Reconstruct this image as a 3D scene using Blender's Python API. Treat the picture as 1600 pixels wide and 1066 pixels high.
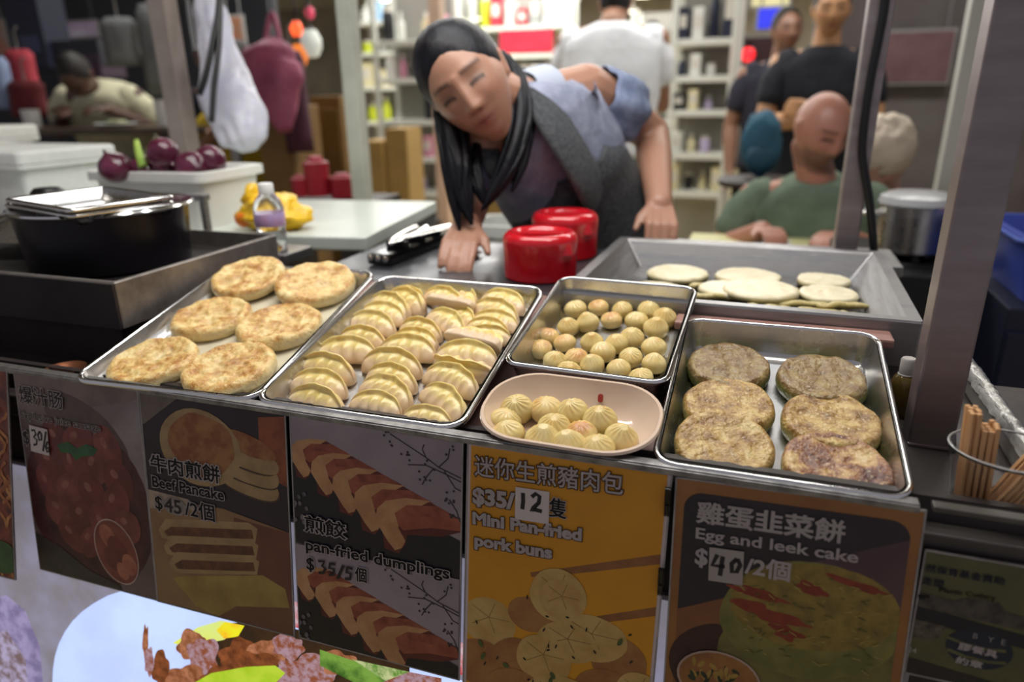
import bpy, bmesh, math, random
from mathutils import Vector, Matrix, Quaternion, noise
from math import sin, cos, pi, exp, sqrt, atan2, radians
for o in list(bpy.data.objects): bpy.data.objects.remove(o)
SC = bpy.context.scene
COL = SC.collection
# ------------------------------------------------------------------ camera
# world: x along the counter to the right, y away from the customer, z up, origin on the front edge of the counter, metres
F_PX, CX, CY = 1093.0, 800.0, 533.0
CAM = Vector((0.0, -0.6066, 0.3393))
AX = Vector((0.9457139, 0.09681358, -0.31024564))      # world axes seen from the camera (right, down, forward)
AY = Vector((0.32471504, -0.32145975, 0.8895076))
AZ = Vector((-0.01361507, -0.94196113, -0.33544577))
cam_d = bpy.data.cameras.new('camera')
cam_d.sensor_width = 36.0
cam_d.lens = F_PX / 1600 * 36.0
cam_d.clip_start = 0.02
cam_d.clip_end = 100
cam_d.dof.use_dof = True
cam_d.dof.focus_distance = 0.80
cam_d.dof.aperture_fstop = 2.5
cam_o = bpy.data.objects.new('camera', cam_d)
COL.objects.link(cam_o)
m = Matrix.Identity(4)
for i, a in enumerate((AX, AY, AZ)):
    m[i][0], m[i][1], m[i][2], m[i][3] = a.x, -a.y, -a.z, CAM[i]
cam_o.matrix_world = m
SC.camera = cam_o

def ray(px, py):
    c = Vector(((px - CX) / F_PX, (py - CY) / F_PX, 1.0))
    return Vector((AX.dot(c), AY.dot(c), AZ.dot(c)))
def W(px, py, d):                       # a point at distance d along the view axis
    return CAM + ray(px, py) * d
def H(px, py, axis, val):               # a point on a plane x / y / z = val
    r = ray(px, py)
    return CAM + r * ((val - CAM[axis]) / r[axis])

# ------------------------------------------------------------------ light
SC.view_settings.view_transform = 'Standard'
SC.view_settings.look = 'None'
SC.view_settings.gamma = 1.0
SC.view_settings.use_curve_mapping = False
SC.view_settings.exposure = 0.0
world = bpy.data.worlds.new('world')
SC.world = world
world.use_nodes = True
bg = world.node_tree.nodes['Background']
bg.inputs[0].default_value = (0.80, 0.78, 0.88, 1)
bg.inputs[1].default_value = 0.33

def area(name, loc, target, sx, sy, power, color=(1, 1, 1), spread=180):
    l = bpy.data.lights.new(name, 'AREA')
    l.shape = 'RECTANGLE'; l.size = sx; l.size_y = sy
    l.energy = power; l.color = color; l.spread = radians(spread)
    o = bpy.data.objects.new(name, l); COL.objects.link(o)
    o.location = loc
    o.rotation_euler = (Vector(target) - Vector(loc)).to_track_quat('-Z', 'Y').to_euler()
    return o
# the tube lamps that hang above the stall and the ceiling light of the hall and of the shop behind
area('stall_tube_light', (-0.45, 0.30, 1.235), (-0.45, 0.25, 0), 1.5, 0.08, 15, (1.0, 0.96, 0.90))
area('stall_rear_tube_light', (-0.35, 0.72, 1.235), (-0.35, 0.80, 0), 1.3, 0.07, 9, (0.95, 0.97, 1.0))
area('hall_ceiling_light', (-1.2, 2.9, 1.86), (-1.2, 2.9, 0), 5.0, 0.5, 85, (1.0, 0.97, 0.93))
area('shop_ceiling_light', (-1.9, 7.0, 1.66), (-1.9, 7.0, 0), 5.0, 4.5, 430, (1.0, 0.99, 0.96))

# ------------------------------------------------------------------ helpers
def lin(h):
    h = h.lstrip('#'); v = [int(h[i:i+2], 16) / 255 for i in (0, 2, 4)]
    return tuple(((x + 0.055) / 1.055) ** 2.4 if x > 0.04045 else x / 12.92 for x in v) + (1.0,)
MATS = {}
def mat(name, col, rough=0.5, metal=0.0, col2=None, scale=8.0, bump=0.0, bscale=None, detail=4.0, lo=0.35, hi=0.65,
        emit=0.0, trans=0.0, alpha=1.0, coat=0.0, sss=0.0, spec=0.5, rough2=None, coord='Object', stretch=None, ior=1.45, sssr=0.01):
    if name in MATS: return MATS[name]
    m = bpy.data.materials.new(name); m.use_nodes = True
    nt = m.node_tree; N = nt.nodes; L = nt.links; b = N['Principled BSDF']
    c1 = lin(col) if isinstance(col, str) else col
    b.inputs['Base Color'].default_value = c1
    b.inputs['Roughness'].default_value = rough
    b.inputs['Metallic'].default_value = metal
    b.inputs['Specular IOR Level'].default_value = spec
    b.inputs['IOR'].default_value = ior
    if trans: b.inputs['Transmission Weight'].default_value = trans
    if alpha < 1: b.inputs['Alpha'].default_value = alpha
    if coat: b.inputs['Coat Weight'].default_value = coat; b.inputs['Coat Roughness'].default_value = 0.08
    if sss:
        b.inputs['Subsurface Weight'].default_value = sss
        b.inputs['Subsurface Radius'].default_value = (1.0, 0.5, 0.25)
        b.inputs['Subsurface Scale'].default_value = sssr
    need = col2 is not None or bump or rough2 is not None
    if need:
        tc = N.new('ShaderNodeTexCoord'); src = tc.outputs[coord]
        if stretch:
            mp = N.new('ShaderNodeMapping'); mp.inputs['Scale'].default_value = stretch
            L.new(src, mp.inputs['Vector']); src = mp.outputs['Vector']
        nz = N.new('ShaderNodeTexNoise'); nz.inputs['Scale'].default_value = scale; nz.inputs['Detail'].default_value = detail
        nz.inputs['Roughness'].default_value = 0.6
        L.new(src, nz.inputs['Vector'])
        rp = N.new('ShaderNodeValToRGB')
        rp.color_ramp.elements[0].position = lo; rp.color_ramp.elements[1].position = hi
        rp.color_ramp.elements[0].color = c1
        rp.color_ramp.elements[1].color = (lin(col2) if isinstance(col2, str) else col2) if col2 is not None else c1
        L.new(nz.outputs['Fac'], rp.inputs['Fac'])
        if col2 is not None:
            L.new(rp.outputs['Color'], b.inputs['Base Color'])
            if emit: L.new(rp.outputs['Color'], b.inputs['Emission Color'])
        if rough2 is not None:
            mr = N.new('ShaderNodeMapRange'); mr.inputs['From Min'].default_value = lo; mr.inputs['From Max'].default_value = hi
            mr.inputs['To Min'].default_value = rough; mr.inputs['To Max'].default_value = rough2
            L.new(nz.outputs['Fac'], mr.inputs['Value']); L.new(mr.outputs['Result'], b.inputs['Roughness'])
        if bump:
            nb = nz
            if bscale:
                nb = N.new('ShaderNodeTexNoise'); nb.inputs['Scale'].default_value = bscale; nb.inputs['Detail'].default_value = 5
                L.new(src, nb.inputs['Vector'])
            bp = N.new('ShaderNodeBump'); bp.inputs['Strength'].default_value = 1.0; bp.inputs['Distance'].default_value = bump
            L.new(nb.outputs['Fac'], bp.inputs['Height']); L.new(bp.outputs['Normal'], b.inputs['Normal'])
    if emit:
        b.inputs['Emission Strength'].default_value = emit
        if col2 is None: b.inputs['Emission Color'].default_value = c1
    MATS[name] = m
    return m

def tag(o, label=None, cat=None, group=None, kind=None):
    if label: o['label'] = label
    if cat: o['category'] = cat
    if group: o['group'] = group
    if kind: o['kind'] = kind
    return o
def thing(name, label, cat, loc=(0, 0, 0), rot=(0, 0, 0), group=None):
    o = bpy.data.objects.new(name, None); COL.objects.link(o)
    o.empty_display_size = 0.05
    o.location = loc; o.rotation_euler = rot
    return tag(o, label, cat, group)
def link(name, me, parent=None, loc=None, rot=None):
    o = bpy.data.objects.new(name, me); COL.objects.link(o)
    if parent is not None: o.parent = parent
    if loc is not None: o.location = loc
    if rot is not None: o.rotation_euler = rot
    return o
def mesh(name, verts, faces, mats, parent=None, smooth=True, loc=None, rot=None, fm=None, angle=None):
    me = bpy.data.meshes.new(name)
    me.from_pydata([tuple(v) for v in verts], [], faces)
    for mt in (mats if isinstance(mats, (list, tuple)) else [mats]): me.materials.append(mt)
    if fm: me.polygons.foreach_set('material_index', fm)
    me.polygons.foreach_set('use_smooth', [smooth] * len(me.polygons))
    me.update()
    bm = bmesh.new(); bm.from_mesh(me); bmesh.ops.recalc_face_normals(bm, faces=bm.faces); bm.to_mesh(me); bm.free()
    if angle: me.set_sharp_from_angle(angle=radians(angle))
    return link(name, me, parent, loc, rot)
def bm_obj(name, bm, mats, parent=None, smooth=False, loc=None, rot=None, angle=None):
    me = bpy.data.meshes.new(name); bm.to_mesh(me); bm.free()
    for mt in (mats if isinstance(mats, (list, tuple)) else [mats]): me.materials.append(mt)
    me.polygons.foreach_set('use_smooth', [smooth] * len(me.polygons))
    if angle: me.set_sharp_from_angle(angle=radians(angle))
    return link(name, me, parent, loc, rot)
def add_box(bm, c, s, bevel=0.0, rot=None):
    r = bmesh.ops.create_cube(bm, size=1.0)
    vs = r['verts']
    for v in vs: v.co = Vector((v.co.x * s[0], v.co.y * s[1], v.co.z * s[2]))
    if bevel:
        es = list({e for v in vs for e in v.link_edges})
        rb = bmesh.ops.bevel(bm, geom=es, offset=bevel, segments=2, affect='EDGES', profile=0.6)
        vs = list({v for f in rb['faces'] for v in f.verts} | {v for v in vs if v.is_valid})
    M = Matrix.Translation(Vector(c)) @ (rot.to_4x4() if rot is not None else Matrix.Identity(4))
    for v in vs: v.co = M @ v.co
    return vs
def box(name, c, s, mt, parent=None, bevel=0.0, rot=None):
    bm = bmesh.new(); add_box(bm, (0, 0, 0), s, bevel)
    o = bm_obj(name, bm, mt, parent, False, c, rot)
    return o
def boxes(name, lst, mt, parent=None, bevel=0.0):
    bm = bmesh.new()
    for c, s in lst: add_box(bm, c, s, bevel)
    return bm_obj(name, bm, mt, parent)
def lathe(name, prof, mt, parent=None, seg=40, loc=None, rot=None, angle=40, fm=None):
    V, Fc = [], []
    for r, z in prof:
        for i in range(seg):
            a = 2 * pi * i / seg
            V.append((r * cos(a), r * sin(a), z))
    for k in range(len(prof) - 1):
        for i in range(seg):
            j = (i + 1) % seg
            Fc.append((k * seg + i, k * seg + j, (k + 1) * seg + j, (k + 1) * seg + i))
    if prof[0][0] > 1e-4: Fc.append(tuple(range(seg - 1, -1, -1)))
    if prof[-1][0] > 1e-4: Fc.append(tuple((len(prof) - 1) * seg + i for i in range(seg)))
    return mesh(name, V, Fc, mt, parent, True, loc, rot, angle=angle)
def tube_geo(pts, rad, seg=10, flat=1.0):
    pts = [Vector(p) for p in pts]; n = len(pts)
    rads = rad if isinstance(rad, (list, tuple)) else [rad] * n
    V, Fc = [], []
    up = Vector((0.13, 0.21, 0.97)).normalized()
    t0 = (pts[1] - pts[0]).normalized()
    u = t0.cross(up)
    if u.length < 0.1: u = t0.cross(Vector((1, 0, 0)))
    u.normalize()
    for i, p in enumerate(pts):
        t = (pts[min(i + 1, n - 1)] - pts[max(i - 1, 0)]).normalized()
        u = (u - t * u.dot(t)).normalized(); w = t.cross(u)
        for k in range(seg):
            a = 2 * pi * k / seg
            V.append(p + (u * cos(a) + w * sin(a) * flat) * rads[i])
    for i in range(n - 1):
        for k in range(seg):
            j = (k + 1) % seg
            Fc.append((i * seg + k, i * seg + j, (i + 1) * seg + j, (i + 1) * seg + k))
    Fc.append(tuple(range(seg - 1, -1, -1))); Fc.append(tuple((n - 1) * seg + k for k in range(seg)))
    return V, Fc
def tube(name, pts, rad, mt, parent=None, seg=10, flat=1.0, smooth_path=0):
    pts = [Vector(p) for p in pts]
    rads = rad if isinstance(rad, (list, tuple)) else [rad] * len(pts)
    if smooth_path: pts, rads = spline(pts, rads, smooth_path)
    V, Fc = tube_geo(pts, list(rads), seg, flat)
    return mesh(name, V, Fc, mt, parent, True, angle=60)
def spline(pts, rads, k):
    P = [Vector(p) for p in pts]; n = len(P); op, orr = [], []
    for i in range(n - 1):
        p0, p1, p2, p3 = P[max(i - 1, 0)], P[i], P[i + 1], P[min(i + 2, n - 1)]
        for s in range(k):
            t = s / k
            op.append(0.5 * ((2 * p1) + (p2 - p0) * t + (2 * p0 - 5 * p1 + 4 * p2 - p3) * t * t + (3 * p1 - p0 - 3 * p2 + p3) * t ** 3))
            orr.append(rads[i] * (1 - t) + rads[i + 1] * t)
    op.append(P[-1]); orr.append(rads[-1])
    return op, orr
def merge_geo(parts):
    V, Fc = [], []
    for v, f in parts:
        o = len(V); V += list(v); Fc += [tuple(i + o for i in q) for q in f]
    return V, Fc
def rrect(w, d, r, n=6, y0=0.0):
    out = []
    r = min(r, w / 2 - 1e-4, d / 2 - 1e-4)
    for sx, sy, a0 in ((1, -1, -pi / 2), (1, 1, 0), (-1, 1, pi / 2), (-1, -1, pi)):
        for i in range(n + 1):
            a = a0 + (pi / 2) * i / n
            out.append((sx * (w / 2 - r) + r * cos(a), sy * (d / 2 - r) + r * sin(a) + y0))
    return out
def loft(loops, cap0=False, cap1=True):
    n = len(loops[0]); V = [p for l in loops for p in l]; Fc = []
    for k in range(len(loops) - 1):
        for i in range(n):
            j = (i + 1) % n
            Fc.append((k * n + i, k * n + j, (k + 1) * n + j, (k + 1) * n + i))
    if cap0: Fc.append(tuple(range(n - 1, -1, -1)))
    if cap1: Fc.append(tuple((len(loops) - 1) * n + i for i in range(n)))
    return V, Fc
def copy_tree(o, parent=None, linked=True):
    c = o.copy(); COL.objects.link(c)
    if parent is not None: c.parent = parent
    for ch in o.children: copy_tree(ch, c)
    return c
def text(name, s, size, mt, parent, loc, rot=(0, 0, 0), bold=0.0, shear=0.0, space=1.0, depth=0.0, lift=0.0, xs=1.0):
    cu = bpy.data.curves.new(name, 'FONT')
    cu.body = s; cu.size = size; cu.shear = shear; cu.space_character = space; cu.resolution_u = 3
    if bold > 1e-6: cu.bevel_depth = bold; cu.bevel_resolution = 1
    o = bpy.data.objects.new(name, cu); COL.objects.link(o)
    dg = bpy.context.evaluated_depsgraph_get()
    me = bpy.data.meshes.new_from_object(o.evaluated_get(dg))
    bpy.data.objects.remove(o)
    me.materials.clear(); me.materials.append(mt)
    for v in me.vertices: v.co.x *= xs; v.co.z = 0.0
    return link(name, me, parent, (loc[0], loc[1], lift), rot)
# ------------------------------------------------------------------ shared materials
STEEL = mat('stainless_steel', '#c9c8c6', 0.22, 1.0, col2='#b4b3b2', scale=14, rough2=0.36, bump=0.0002, bscale=60)
STEEL_D = mat('brushed_steel', '#a0a0a2', 0.34, 1.0, col2='#8f8d8b', scale=9, rough2=0.5, bump=0.0002, bscale=90, stretch=(1, 1, 12))
STEEL_RIM = mat('polished_rim_steel', '#dddcda', 0.14, 1.0)
ALU = mat('aluminium_trim', '#9a9896', 0.38, 0.9, col2='#6d6a68', scale=30, rough2=0.6, bump=0.0003)
POST = mat('post_steel', '#958b8b', 0.40, 0.80, col2='#857a7a', scale=5, bump=0.00015, bscale=120, stretch=(1, 1, 6))  # mauve tint stands in for the warm dark street reflected in the steel
DARK = mat('dark_panel', '#2b2624', 0.5, 0.2, col2='#3a3230', scale=6)
BLACK = mat('black_plastic', '#0b0b0d', 0.35)
FLOORM = mat('floor_tile', '#c9b98e', 0.35, col2='#bba977', scale=3)
WHITE_P = mat('white_plastic', '#e4e4de', 0.4, col2='#d8d8d2', scale=4)
TABLEM = mat('white_tabletop', '#cfd6cd', 0.3, col2='#c2cac2', scale=5)
FLOOR_Z = -0.92

# ------------------------------------------------------------------ setting
def struct(o): o['kind'] = 'structure'; return o
struct(box('floor', (-3, 5.2, FLOOR_Z - 0.02), (24, 15, 0.04), FLOORM))
struct(box('ceiling', (-3, 6.1, 1.90), (24, 13, 0.06), mat('ceiling_panel', '#b9b6b0', 0.8, col2='#aca9a3', scale=2)))
struct(box('wall_back', (-3, 12.0, 0.5), (24, 0.1, 2.9), mat('shop_back_wall', '#a9a297', 0.8, col2='#8b857c', scale=1.5)))
struct(box('wall_left', (-8.1, 4.6, 0.5), (8.6, 0.12, 2.9), mat('dark_wall', '#2a2c33', 0.75, col2='#3a3b40', scale=1.2)))
struct(box('wall_right', (1.95, 4.75, 0.5), (3.4, 0.12, 2.9), mat('grey_shop_wall', '#6d6866', 0.7, col2='#5c5254', scale=1.6)))

# ------------------------------------------------------------------ the counter
TILT = 0.207
cnt = thing('display_counter', 'grimy steel food stall counter with a sloped shelf holding the trays', 'counter', (0, 0, 0))
# apron behind the hanging price cards (leans out towards the customer at the bottom)
def front_slab(name, x0, x1, s0, s1, off, th, mt, parent):
    # s runs down the leaning front, off is the distance behind its face
    t = 0.125
    dv = Vector((0, -sin(t), -cos(t))); nv = Vector((0, -cos(t), sin(t)))
    V = []
    for o in (off, off + th):
        for x, s in ((x0, s0), (x1, s0), (x1, s1), (x0, s1)):
            V.append(Vector((x, 0, 0)) + dv * s - nv * o)
    return mesh(name, V, [(0, 1, 2, 3), (7, 6, 5, 4), (0, 4, 5, 1), (1, 5, 6, 2), (2, 6, 7, 3), (3, 7, 4, 0)], mt, parent, False)
front_slab('front_board', -1.75, 0.62, 0.004, 0.86, 0.03, 0.012, DARK, cnt)
bm = bmesh.new()
add_box(bm, (-0.79, 0.006, -0.0035), (1.9, 0.012, 0.004), 0.001)
add_box(bm, (-0.79, -0.001, -0.006), (1.9, 0.002, 0.006), 0.0006)
bm_obj('edge_trim', bm, ALU, cnt)
bm = bmesh.new()
add_box(bm, (0.39, 0.004, -0.003), (0.44, 0.012, 0.005), 0.001)
bm_obj('edge_trim', bm, mat('scratched_plastic_edge', '#55504a', 0.45, col2='#3c3835', scale=20), cnt)
SHELF = mat('sloped_shelf_board', '#7a5c55', 0.32, 0.25, col2='#8d6d65', scale=12, rough2=0.5, bump=0.0003)
b = box('sloped_shelf', (0, 0, 0), (1.01, 0.385, 0.010), SHELF, cnt, 0.002)
b.rotation_euler = (TILT, 0, 0)
b.location = Vector((-0.335, 0.012, -0.0485)) + Vector((0, cos(TILT), sin(TILT))) * 0.212
box('right_deck', (0.40, 0.20, -0.046), (0.47, 0.39, 0.03), mat('deck_steel', '#5a5553', 0.4, 0.8, col2='#4a4644', scale=10, rough2=0.55), cnt, 0.002)
box('left_deck', (-1.30, 0.20, -0.06), (0.92, 0.40, 0.03), DARK, cnt, 0.002)

wt = thing('worktop', 'long stainless worktop with tongs and red canisters behind the food trays', 'worktop', (0, 0, 0))
box('top', (-0.525, 0.625, 0.018), (0.48, 0.36, 0.024), mat('worktop_steel', '#6f7176', 0.28, 0.9, col2='#5c5e64', scale=7, rough2=0.42), wt, 0.003)
box('under_cabinet', (-0.525, 0.625, -0.457), (0.46, 0.34, 0.92), DARK, wt)

# stall posts -------------------------------------------------------
def post(name, label, x, y, w, d, z0, z1, mt, group='upright posts of the stall frame'):
    t = thing(name, label, 'post', (x, y, z0), (0, 0, 0), group)
    bm = bmesh.new(); add_box(bm, (0, 0, (z1 - z0) / 2), (w, d, z1 - z0), 0.0025)
    bm_obj('tube', bm, mt, t)
    box('foot_plate', (0, 0, 0.002), (w + 0.0, d + 0.006, 0.004), mt, t, 0.001)
    return t
post('stall_post', 'wide square steel post at the right end of the food counter', 0.2045, 0.197, 0.044, 0.036, -0.031, 1.9, POST)
post('stall_post', 'steel post with a black cable standing behind the steel fryer', 0.170, 0.86, 0.040, 0.05, -0.90, 1.9, POST)
post('stall_post', 'pale square post rising behind the white table, left of the woman', -1.24, 1.46, 0.05, 0.05, FLOOR_Z, 1.9, mat('pale_post_paint', '#c3c6b8', 0.45, col2='#adb0a2', scale=6))
post('stall_post', 'blurred grey post beside the hanging white plastic bag', -1.53, 1.02, 0.055, 0.05, FLOOR_Z, 1.9, mat('grey_post_paint', '#8c8078', 0.5, 0.3, col2='#a69a92', scale=5))
cb = tube('power_cable', [H(x_, y_, 1, 0.822) for x_, y_ in ((1388, -90), (1383, 0), (1373, 60), (1361, 120), (1352, 180), (1347, 235), (1351, 270), (1358, 310), (1364, 370), (1366, 430))], 0.0075, BLACK, None, 10, 1, 5)
tag(cb, 'thick black cable running down beside the post behind the fryer', 'cable')

# stall lamps out of frame above the counter
LAMPW = mat('lamp_housing', '#dcdcdc', 0.4)
TUBE = mat('lit_tube', '#ffffff', 0.4, emit=3.0)
for nm, lb, y, x, L_ in (('tube_lamp', 'white tube lamp hanging above the food trays', 0.30, -0.45, 1.5), ('tube_lamp', 'white tube lamp hanging above the rear worktop', 0.72, -0.35, 1.3)):
    t = thing(nm, lb, 'lamp', (x, y, 1.27), (0, 0, 0), 'tube lamps of the stall')
    box('housing', (0, 0, 0.02), (L_ + 0.04, 0.09, 0.03), LAMPW, t, 0.004)
    tube('tube', [(-L_ / 2, 0, -0.012), (L_ / 2, 0, -0.012)], 0.013, TUBE, t)
    for s in (-1, 1): box('hanger', (s * L_ * 0.4, 0, 0.3), (0.01, 0.01, 0.56), LAMPW, t)

# ------------------------------------------------------------------ fryer
fy = thing('fryer_pan', 'large rectangular stainless frying pan with sloping sides and cakes inside', 'fryer', (-0.025, 0.350, 0.062), (0.0, 0, -0.027))
FW, FD = 0.478, 0.43
yc = FD / 2
def fl(w, d, r, z): return [(x, y, z) for x, y in rrect(w, d, r, 3, yc)]
V, Fc = loft([fl(FW, FD, .004, -0.062), fl(FW, FD, .004, -0.003), fl(FW - .003, FD - .003, .004, 0.0), fl(FW - 0.036, FD - 0.036, .004, 0.0), fl(FW - .040, FD - .040, .004, -0.003), fl(FW - 0.10, FD - 0.085, .004, -0.048)], True, False)
mesh('pan_body', V, Fc, STEEL_D, fy, False)
V, Fc = loft([fl(FW - 0.10, FD - 0.085, .004, -0.048), fl(FW - 0.11, FD - 0.095, .004, -0.0485)])
mesh('hot_plate', V, Fc, mat('oily_hot_plate', '#33302e', 0.22, 0.6, col2='#1f1d1c', scale=12, rough2=0.4), fy, False)
box('burner_box', (0, yc, -0.12), (FW - 0.02, FD - 0.02, 0.115), mat('burner_box_steel', '#6d6866', 0.45, 0.7), fy)

# ------------------------------------------------------------------ griddle at the left with the black pot
gr = thing('griddle_box', 'stained steel griddle box with a painted dark reflection on its front, left of the pancake tray', 'griddle', (-1.19, 0.305, -0.045))
GD = mat('griddle_steel', '#8f8983', 0.45, 0.75, col2='#6a645f', scale=22, rough2=0.6, bump=0.0006, bscale=50, hi=0.75)
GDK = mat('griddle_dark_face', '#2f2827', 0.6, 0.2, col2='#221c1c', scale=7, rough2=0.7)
gw, gd = 0.68, 0.37
def gl(w, d, z): return [(x, y, z) for x, y in rrect(w, d, .003, 2)]
V, Fc = loft([gl(gw, gd, 0.068), gl(gw, gd, 0.135), gl(gw - .004, gd - .004, 0.137), gl(gw - .014, gd - .014, 0.137), gl(gw - .018, gd - .018, 0.109)], True, False)
mesh('well', V, Fc, GD, gr, False)
V, Fc = loft([gl(gw - .018, gd - .018, 0.109), gl(gw - .03, gd - .03, 0.1085)])
mesh('hot_plate', V, Fc, mat('burnt_plate', '#1d1a1a', 0.6, 0.2, col2='#2a2625', scale=12), gr, False)
box('dark_reflection_plate', (0, -gd / 2 - 0.002, 0.101), (gw - 0.002, 0.005, 0.068), GDK, gr, 0.001)  # dark reflection of the street put into the colour of the front
box('base', (-0.01, 0.004, 0.03), (gw - 0.016, gd - 0.012, 0.074), GDK, gr, 0.002)
for k in range(2): lathe('control_knob', [(0.0, 0.0), (0.018, 0.0), (0.018, 0.012), (0.014, 0.016), (0, 0.016)], BLACK, gr, 20, (-0.18 + k * 0.2, -gd / 2 + 0.01, 0.028), (pi / 2, 0, 0))

PX, PY, PZ = -1.066, 0.314, 0.064
pt = thing('cooking_pot', 'deep black pot with square steel pans resting on its rim', 'pot', (PX, PY, PZ))
POTM = mat('black_pot_enamel', '#17151b', 0.22, 0.5, col2='#201d22', scale=6, rough2=0.35)
lathe('body', [(0, 0), (0.122, 0), (0.127, 0.004), (0.136, 0.096), (0.141, 0.098), (0.141, 0.101), (0.133, 0.100), (0.121, 0.012), (0, 0.010)], POTM, pt, 56, angle=35)
lathe('rim', [(0.134, 0.098), (0.142, 0.098), (0.1445, 0.101), (0.142, 0.104), (0.134, 0.102)], STEEL_RIM, pt, 56)
def pan(name, label, cat, w, d, h, r, loc, rot, mt=STEEL, rimw=0.007, group=None, th=0.0015, draft=0.008, rim_h=0.006, rimm=STEEL_RIM, liner=None, centre=False, corner=8):
    t = thing(name, label, cat, loc, rot, group)
    y0 = 0 if centre else d / 2
    def L(i, z): return [(x, y, z) for x, y in rrect(w - 2 * i, d - 2 * i, max(r - i, 0.004), corner, y0)]
    a = rimw
    V, Fc = loft([L(a + th, -0.001), L(a + draft * .5 + th, -h * .5), L(a + draft + th, -h + 0.004), L(a + draft + 0.006, -h - th), L(a + draft + 0.012, -h - th)], False, True)
    p1 = (V, Fc)
    V, Fc = loft([L(a - 0.0005, -0.0012), L(a + draft * .5, -h * .5), L(a + draft, -h + 0.008), L(a + draft + 0.003, -h + 0.002), L(a + draft + 0.010, -h)], False, True)
    V, Fc = merge_geo([p1, (V, Fc)])
    mesh('pan', V, Fc, mt, t, True, angle=50)
    V, Fc = loft([L(0.0012, -rim_h), L(0, -rim_h * .6), L(0.0004, -0.0018), L(0.002, -0.0002), L(a * .5, 0.0008), L(a - 0.002, 0.0), L(a - 0.0002, -0.0014), L(a + .0006, -0.004)], False, False)
    mesh('rim', V, Fc, rimm, t, True)
    if liner:
        V, Fc = loft([L(a + draft + 0.012, -h + 0.0006), L(a + draft + 0.016, -h + 0.0012)], False, True)
        mesh('liner', V, Fc, liner, t, False)
    return t
pan('steel_pan', 'lower of two square steel pans stacked on the black pot', 'pan', 0.235, 0.170, 0.02, 0.012, (-1.058, 0.282, PZ + 0.111), (0.0, 0.0, -0.27), STEEL, 0.01, 'square pans on the black pot', centre=True)
pan('steel_pan', 'upper of two square steel pans stacked on the black pot', 'pan', 0.235, 0.170, 0.02, 0.012, (-1.053, 0.280, PZ + 0.1205), (0.01, 0.0, -0.29), STEEL, 0.01, 'square pans on the black pot', centre=True)
# small copper coloured ladle head by the tray corner
ld = thing('copper_dish', 'small copper coloured dish beside the corner of the pancake tray', 'dish', H(103, 582, 1, 0.035) + Vector((0, 0, -0.004)))
lathe('bowl', [(0, 0), (0.010, 0), (0.020, 0.004), (0.026, 0.010), (0.0265, 0.011), (0.025, 0.011), (0.019, 0.006), (0.0, 0.003)], mat('copper', '#a46a4f', 0.3, 0.9), ld, 28)
lathe('base', [(0, -0.022), (0.012, -0.022), (0.012, -0.018), (0.006, -0.014), (0.006, 0.001), (0, 0.001)], mat('copper', '#a46a4f'), ld, 20)
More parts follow.
